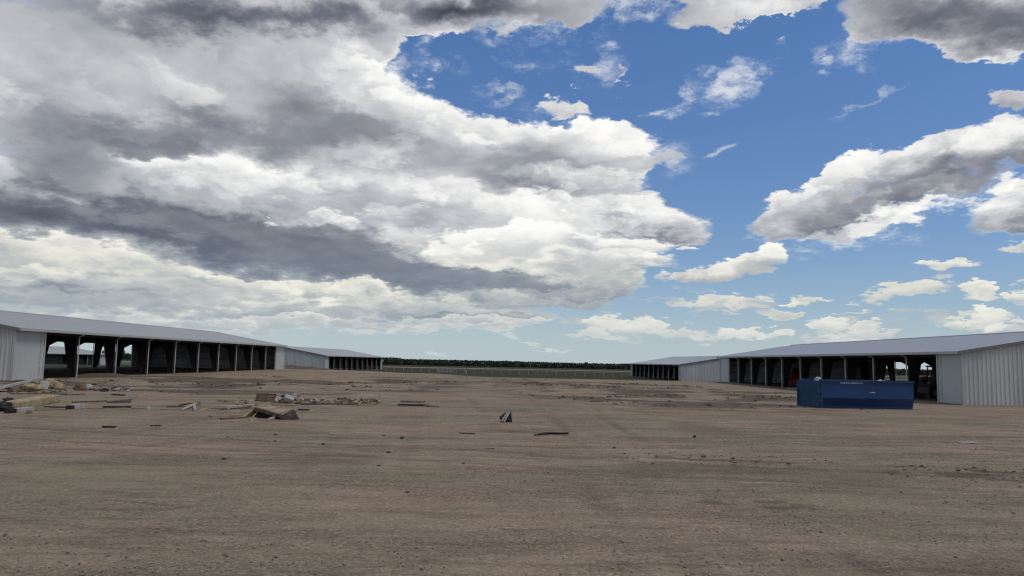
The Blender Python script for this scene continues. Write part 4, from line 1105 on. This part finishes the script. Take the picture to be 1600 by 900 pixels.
for px, py, s_, lb in (
    (350, 720, .055, 'largest dark clod on the open dirt at left, below the black strips'), (607, 710, .06, 'dark clod nearest below the pale flat scrap'), (560, 700, .045, 'small dark clod just left of the one below the pale scrap'),
    (592, 730, .04, 'dark clod at the lower right of the one below the pale scrap'), (430, 681, .05, 'dark clod between the tipped crate and the open dirt below'), (384, 742, .035, 'tiny dark clod right below the largest clod at left'),
    (724, 727, .045, 'dark clod on the dirt in front of the short dark stick'), (636, 771, .03, 'nearest tiny clod in the middle foreground'), (355, 685, .04, 'small clod below the narrow lumber left of the crate'),
    (505, 695, .04, 'small clod left below the pale flat scrap'), (430, 690, .035, 'tiny clod just nearer than the one below the crate'), (600, 682, .04, 'small clod right of the pale flat scrap'),
    (1085, 683, .05, 'dark clod on the dirt below the left end of the blue container'), (960, 700, .035, 'small clod right below the bent hose'), (628, 686, .06, 'dark clod farther right of the pale flat scrap'),
    (880, 620, .09, 'left one of two dark clods behind the broken slats'), (925, 622, .08, 'right one of two dark clods behind the broken slats')):
    mb = MB(); mb.lump((0, 0, s_ * .4), s_, s_ * .8, s_ * .7, .35, 8, 5, rk)
    o = mb.build('clod', M['clod'], None); o.location = P(px, py)
    tag(o, lb, 'clod', 'dark clods on the dirt')

# ------------------------------------------------------------------ rail fence beyond the yard, with its markers
def rail_fence():
    a, b = Vector((-58, 206)), Vector((62, 184))
    d_ = (b - a); n = int(d_.length / 2.4); d_ = d_ / n
    root = tag(empty('rail_fence', (a.x, a.y, gz(a.x, a.y))), 'low white rail fence crossing the grass between the far sheds', 'fence')
    me = MB().box(-.05, .05, -.05, .05, -.1, 1.10).mesh('fence_post'); me.materials.append(M['rail'])
    tops = []
    for i in range(n + 1):
        p = a + d_ * i
        o = link('fence_post', me, None, root); z = gz(p.x, p.y) - root.location.z
        o.location = (p.x - a.x, p.y - a.y, z); tops.append(Vector((p.x - a.x, p.y - a.y, z)))
    for h in (1.06,):
        mb = MB()
        for p, q in zip(tops[:-1], tops[1:]): mb.beam(p + Vector((0, -.08, h)), q + Vector((0, -.08, h)), .05, .07)
        mb.build('rail', M['rail'], root)
rail_fence()
def barrier():
    c = Vector((-15.2, 196.2))
    root = tag(empty('slatted_barrier', (c.x, c.y, gz(*c))), 'pale grey slatted barrier standing beside the white rail fence', 'barrier')
    MB().box(-2.1, 2.1, -.03, .03, .15, .85).build('panel', mat('grey_panel', (.30, .29, .30), .8), root)
    for i in range(7):
        MB().box(-2.1 + i * .7 - .05, -2.1 + i * .7 + .05, -.12, -.04, 0, 1.05).build('post', M['rail'], root)
barrier()
for px, D_, h, lb in ((731.5, 188, 1.05, 'white marker pole with a black top in front of the rail fence'), (764, 300, 1.5, 'farther marker pole right of the other one, on the grass')):
    x = (px - 788) / FPX * D_
    root = tag(empty('marker_pole', (x, D_, gz(x, D_))), lb, 'pole', 'marker poles on the grass')
    MB().tube([(0, 0, 0), (0, 0, h)], .10, 8).build('pole', M['trim'], root)
    MB().lump((0, 0, h + .12), .15, .15, .18, .05, 8, 6).build('pole_top', M['black'], root)

# ------------------------------------------------------------------ trees on the horizon
def leaf_faces(rg, n, size, pts):
    """many small leaf clumps, each a bent pair of triangles"""
    a = rg.normal(size=(n, 3)); a /= np.linalg.norm(a, axis=1)[:, None]
    b = np.cross(a, rg.normal(size=(n, 3))); b /= np.linalg.norm(b, axis=1)[:, None]
    s = size * rg.uniform(.5, 1.2, n)[:, None]
    v = np.stack([pts - a * s, pts + b * s * .6, pts + a * s, pts - b * s * .6 + rg.normal(size=(n, 3)) * .15 * size], 1)
    return v
def np_quads(name, v, m):
    me = bpy.data.meshes.new(name); n = len(v)
    me.vertices.add(n * 4); me.vertices.foreach_set('co', v.reshape(-1))
    me.loops.add(n * 4); me.loops.foreach_set('vertex_index', np.arange(n * 4))
    me.polygons.add(n); me.polygons.foreach_set('loop_start', np.arange(0, n * 4, 4)); me.polygons.foreach_set('loop_total', np.full(n, 4))
    me.update(); me.materials.append(m); return me
def far_wood():
    rg = np.random.default_rng(3); vs = []
    x = -1150.0
    while x < 1200:
        for row in range(2):
            h = 5.8 + 1.2 * vnoise(np.array([x * .012]), np.array([row * 3.3]))[0] + rg.uniform(-.2, .2) + (1.2 if rg.random() < .008 else 0)
            if -150 < x < -110: h += 1.5
            w = rg.uniform(3.5, 6.5); y = 780 + row * 16 + rg.uniform(-5, 5)
            n = 85
            u = rg.normal(size=(n, 3)); u /= np.linalg.norm(u, axis=1)[:, None]
            p = np.stack([x + u[:, 0] * w, y + u[:, 1] * w, -.6 + h * .5 + u[:, 2] * h * .5], 1)
            vs.append(leaf_faces(rg, n, 1.15, p))
        x += rg.uniform(2.0, 3.6)
    tag(link('far_wood', np_quads('far_wood', np.concatenate(vs), M['leaf']), None), 'low dark belt of trees along the whole horizon', 'wood', kind='stuff')
far_wood()
def shelter_tree(x, y, h, seed, label):
    rg = np.random.default_rng(seed)
    root = tag(empty('shelterbelt_tree', (x, y, gz(x, y))), label, 'tree', 'row of trees behind the left shed')
    MB().tube([(0, 0, 0), (.1, 0, h * .5), (.05, .05, h * .9)], [.22, .14, .04], 7).build('trunk', M['bark'], root)
    n = 260
    u = rg.normal(size=(n, 3)); u /= np.linalg.norm(u, axis=1)[:, None]
    rad = rg.uniform(.55, 1.0, n)[:, None]
    k = 1 - .45 * (u[:, 2:3] * .5 + .5)
    p = np.concatenate([u[:, :2] * k * h * .26 * rad, h * .55 + u[:, 2:3] * h * .45 * rad], 1)
    link('crown', np_quads('crown', leaf_faces(rg, n, h * .07, p), M['leaf']), None, root)
ORD = ['first', 'second', 'third', 'fourth', 'fifth', 'sixth', 'seventh', 'eighth', 'ninth']
for i in range(9):
    px = 164 + i * 6.3; D_ = 560 + (i % 3) * 6
    shelter_tree((px - 788) / FPX * D_, D_, 6.6 + 1.3 * math.sin(i * 2.3), 40 + i, ORD[i] + ' dark tree from the left in the row seen through the left shed')
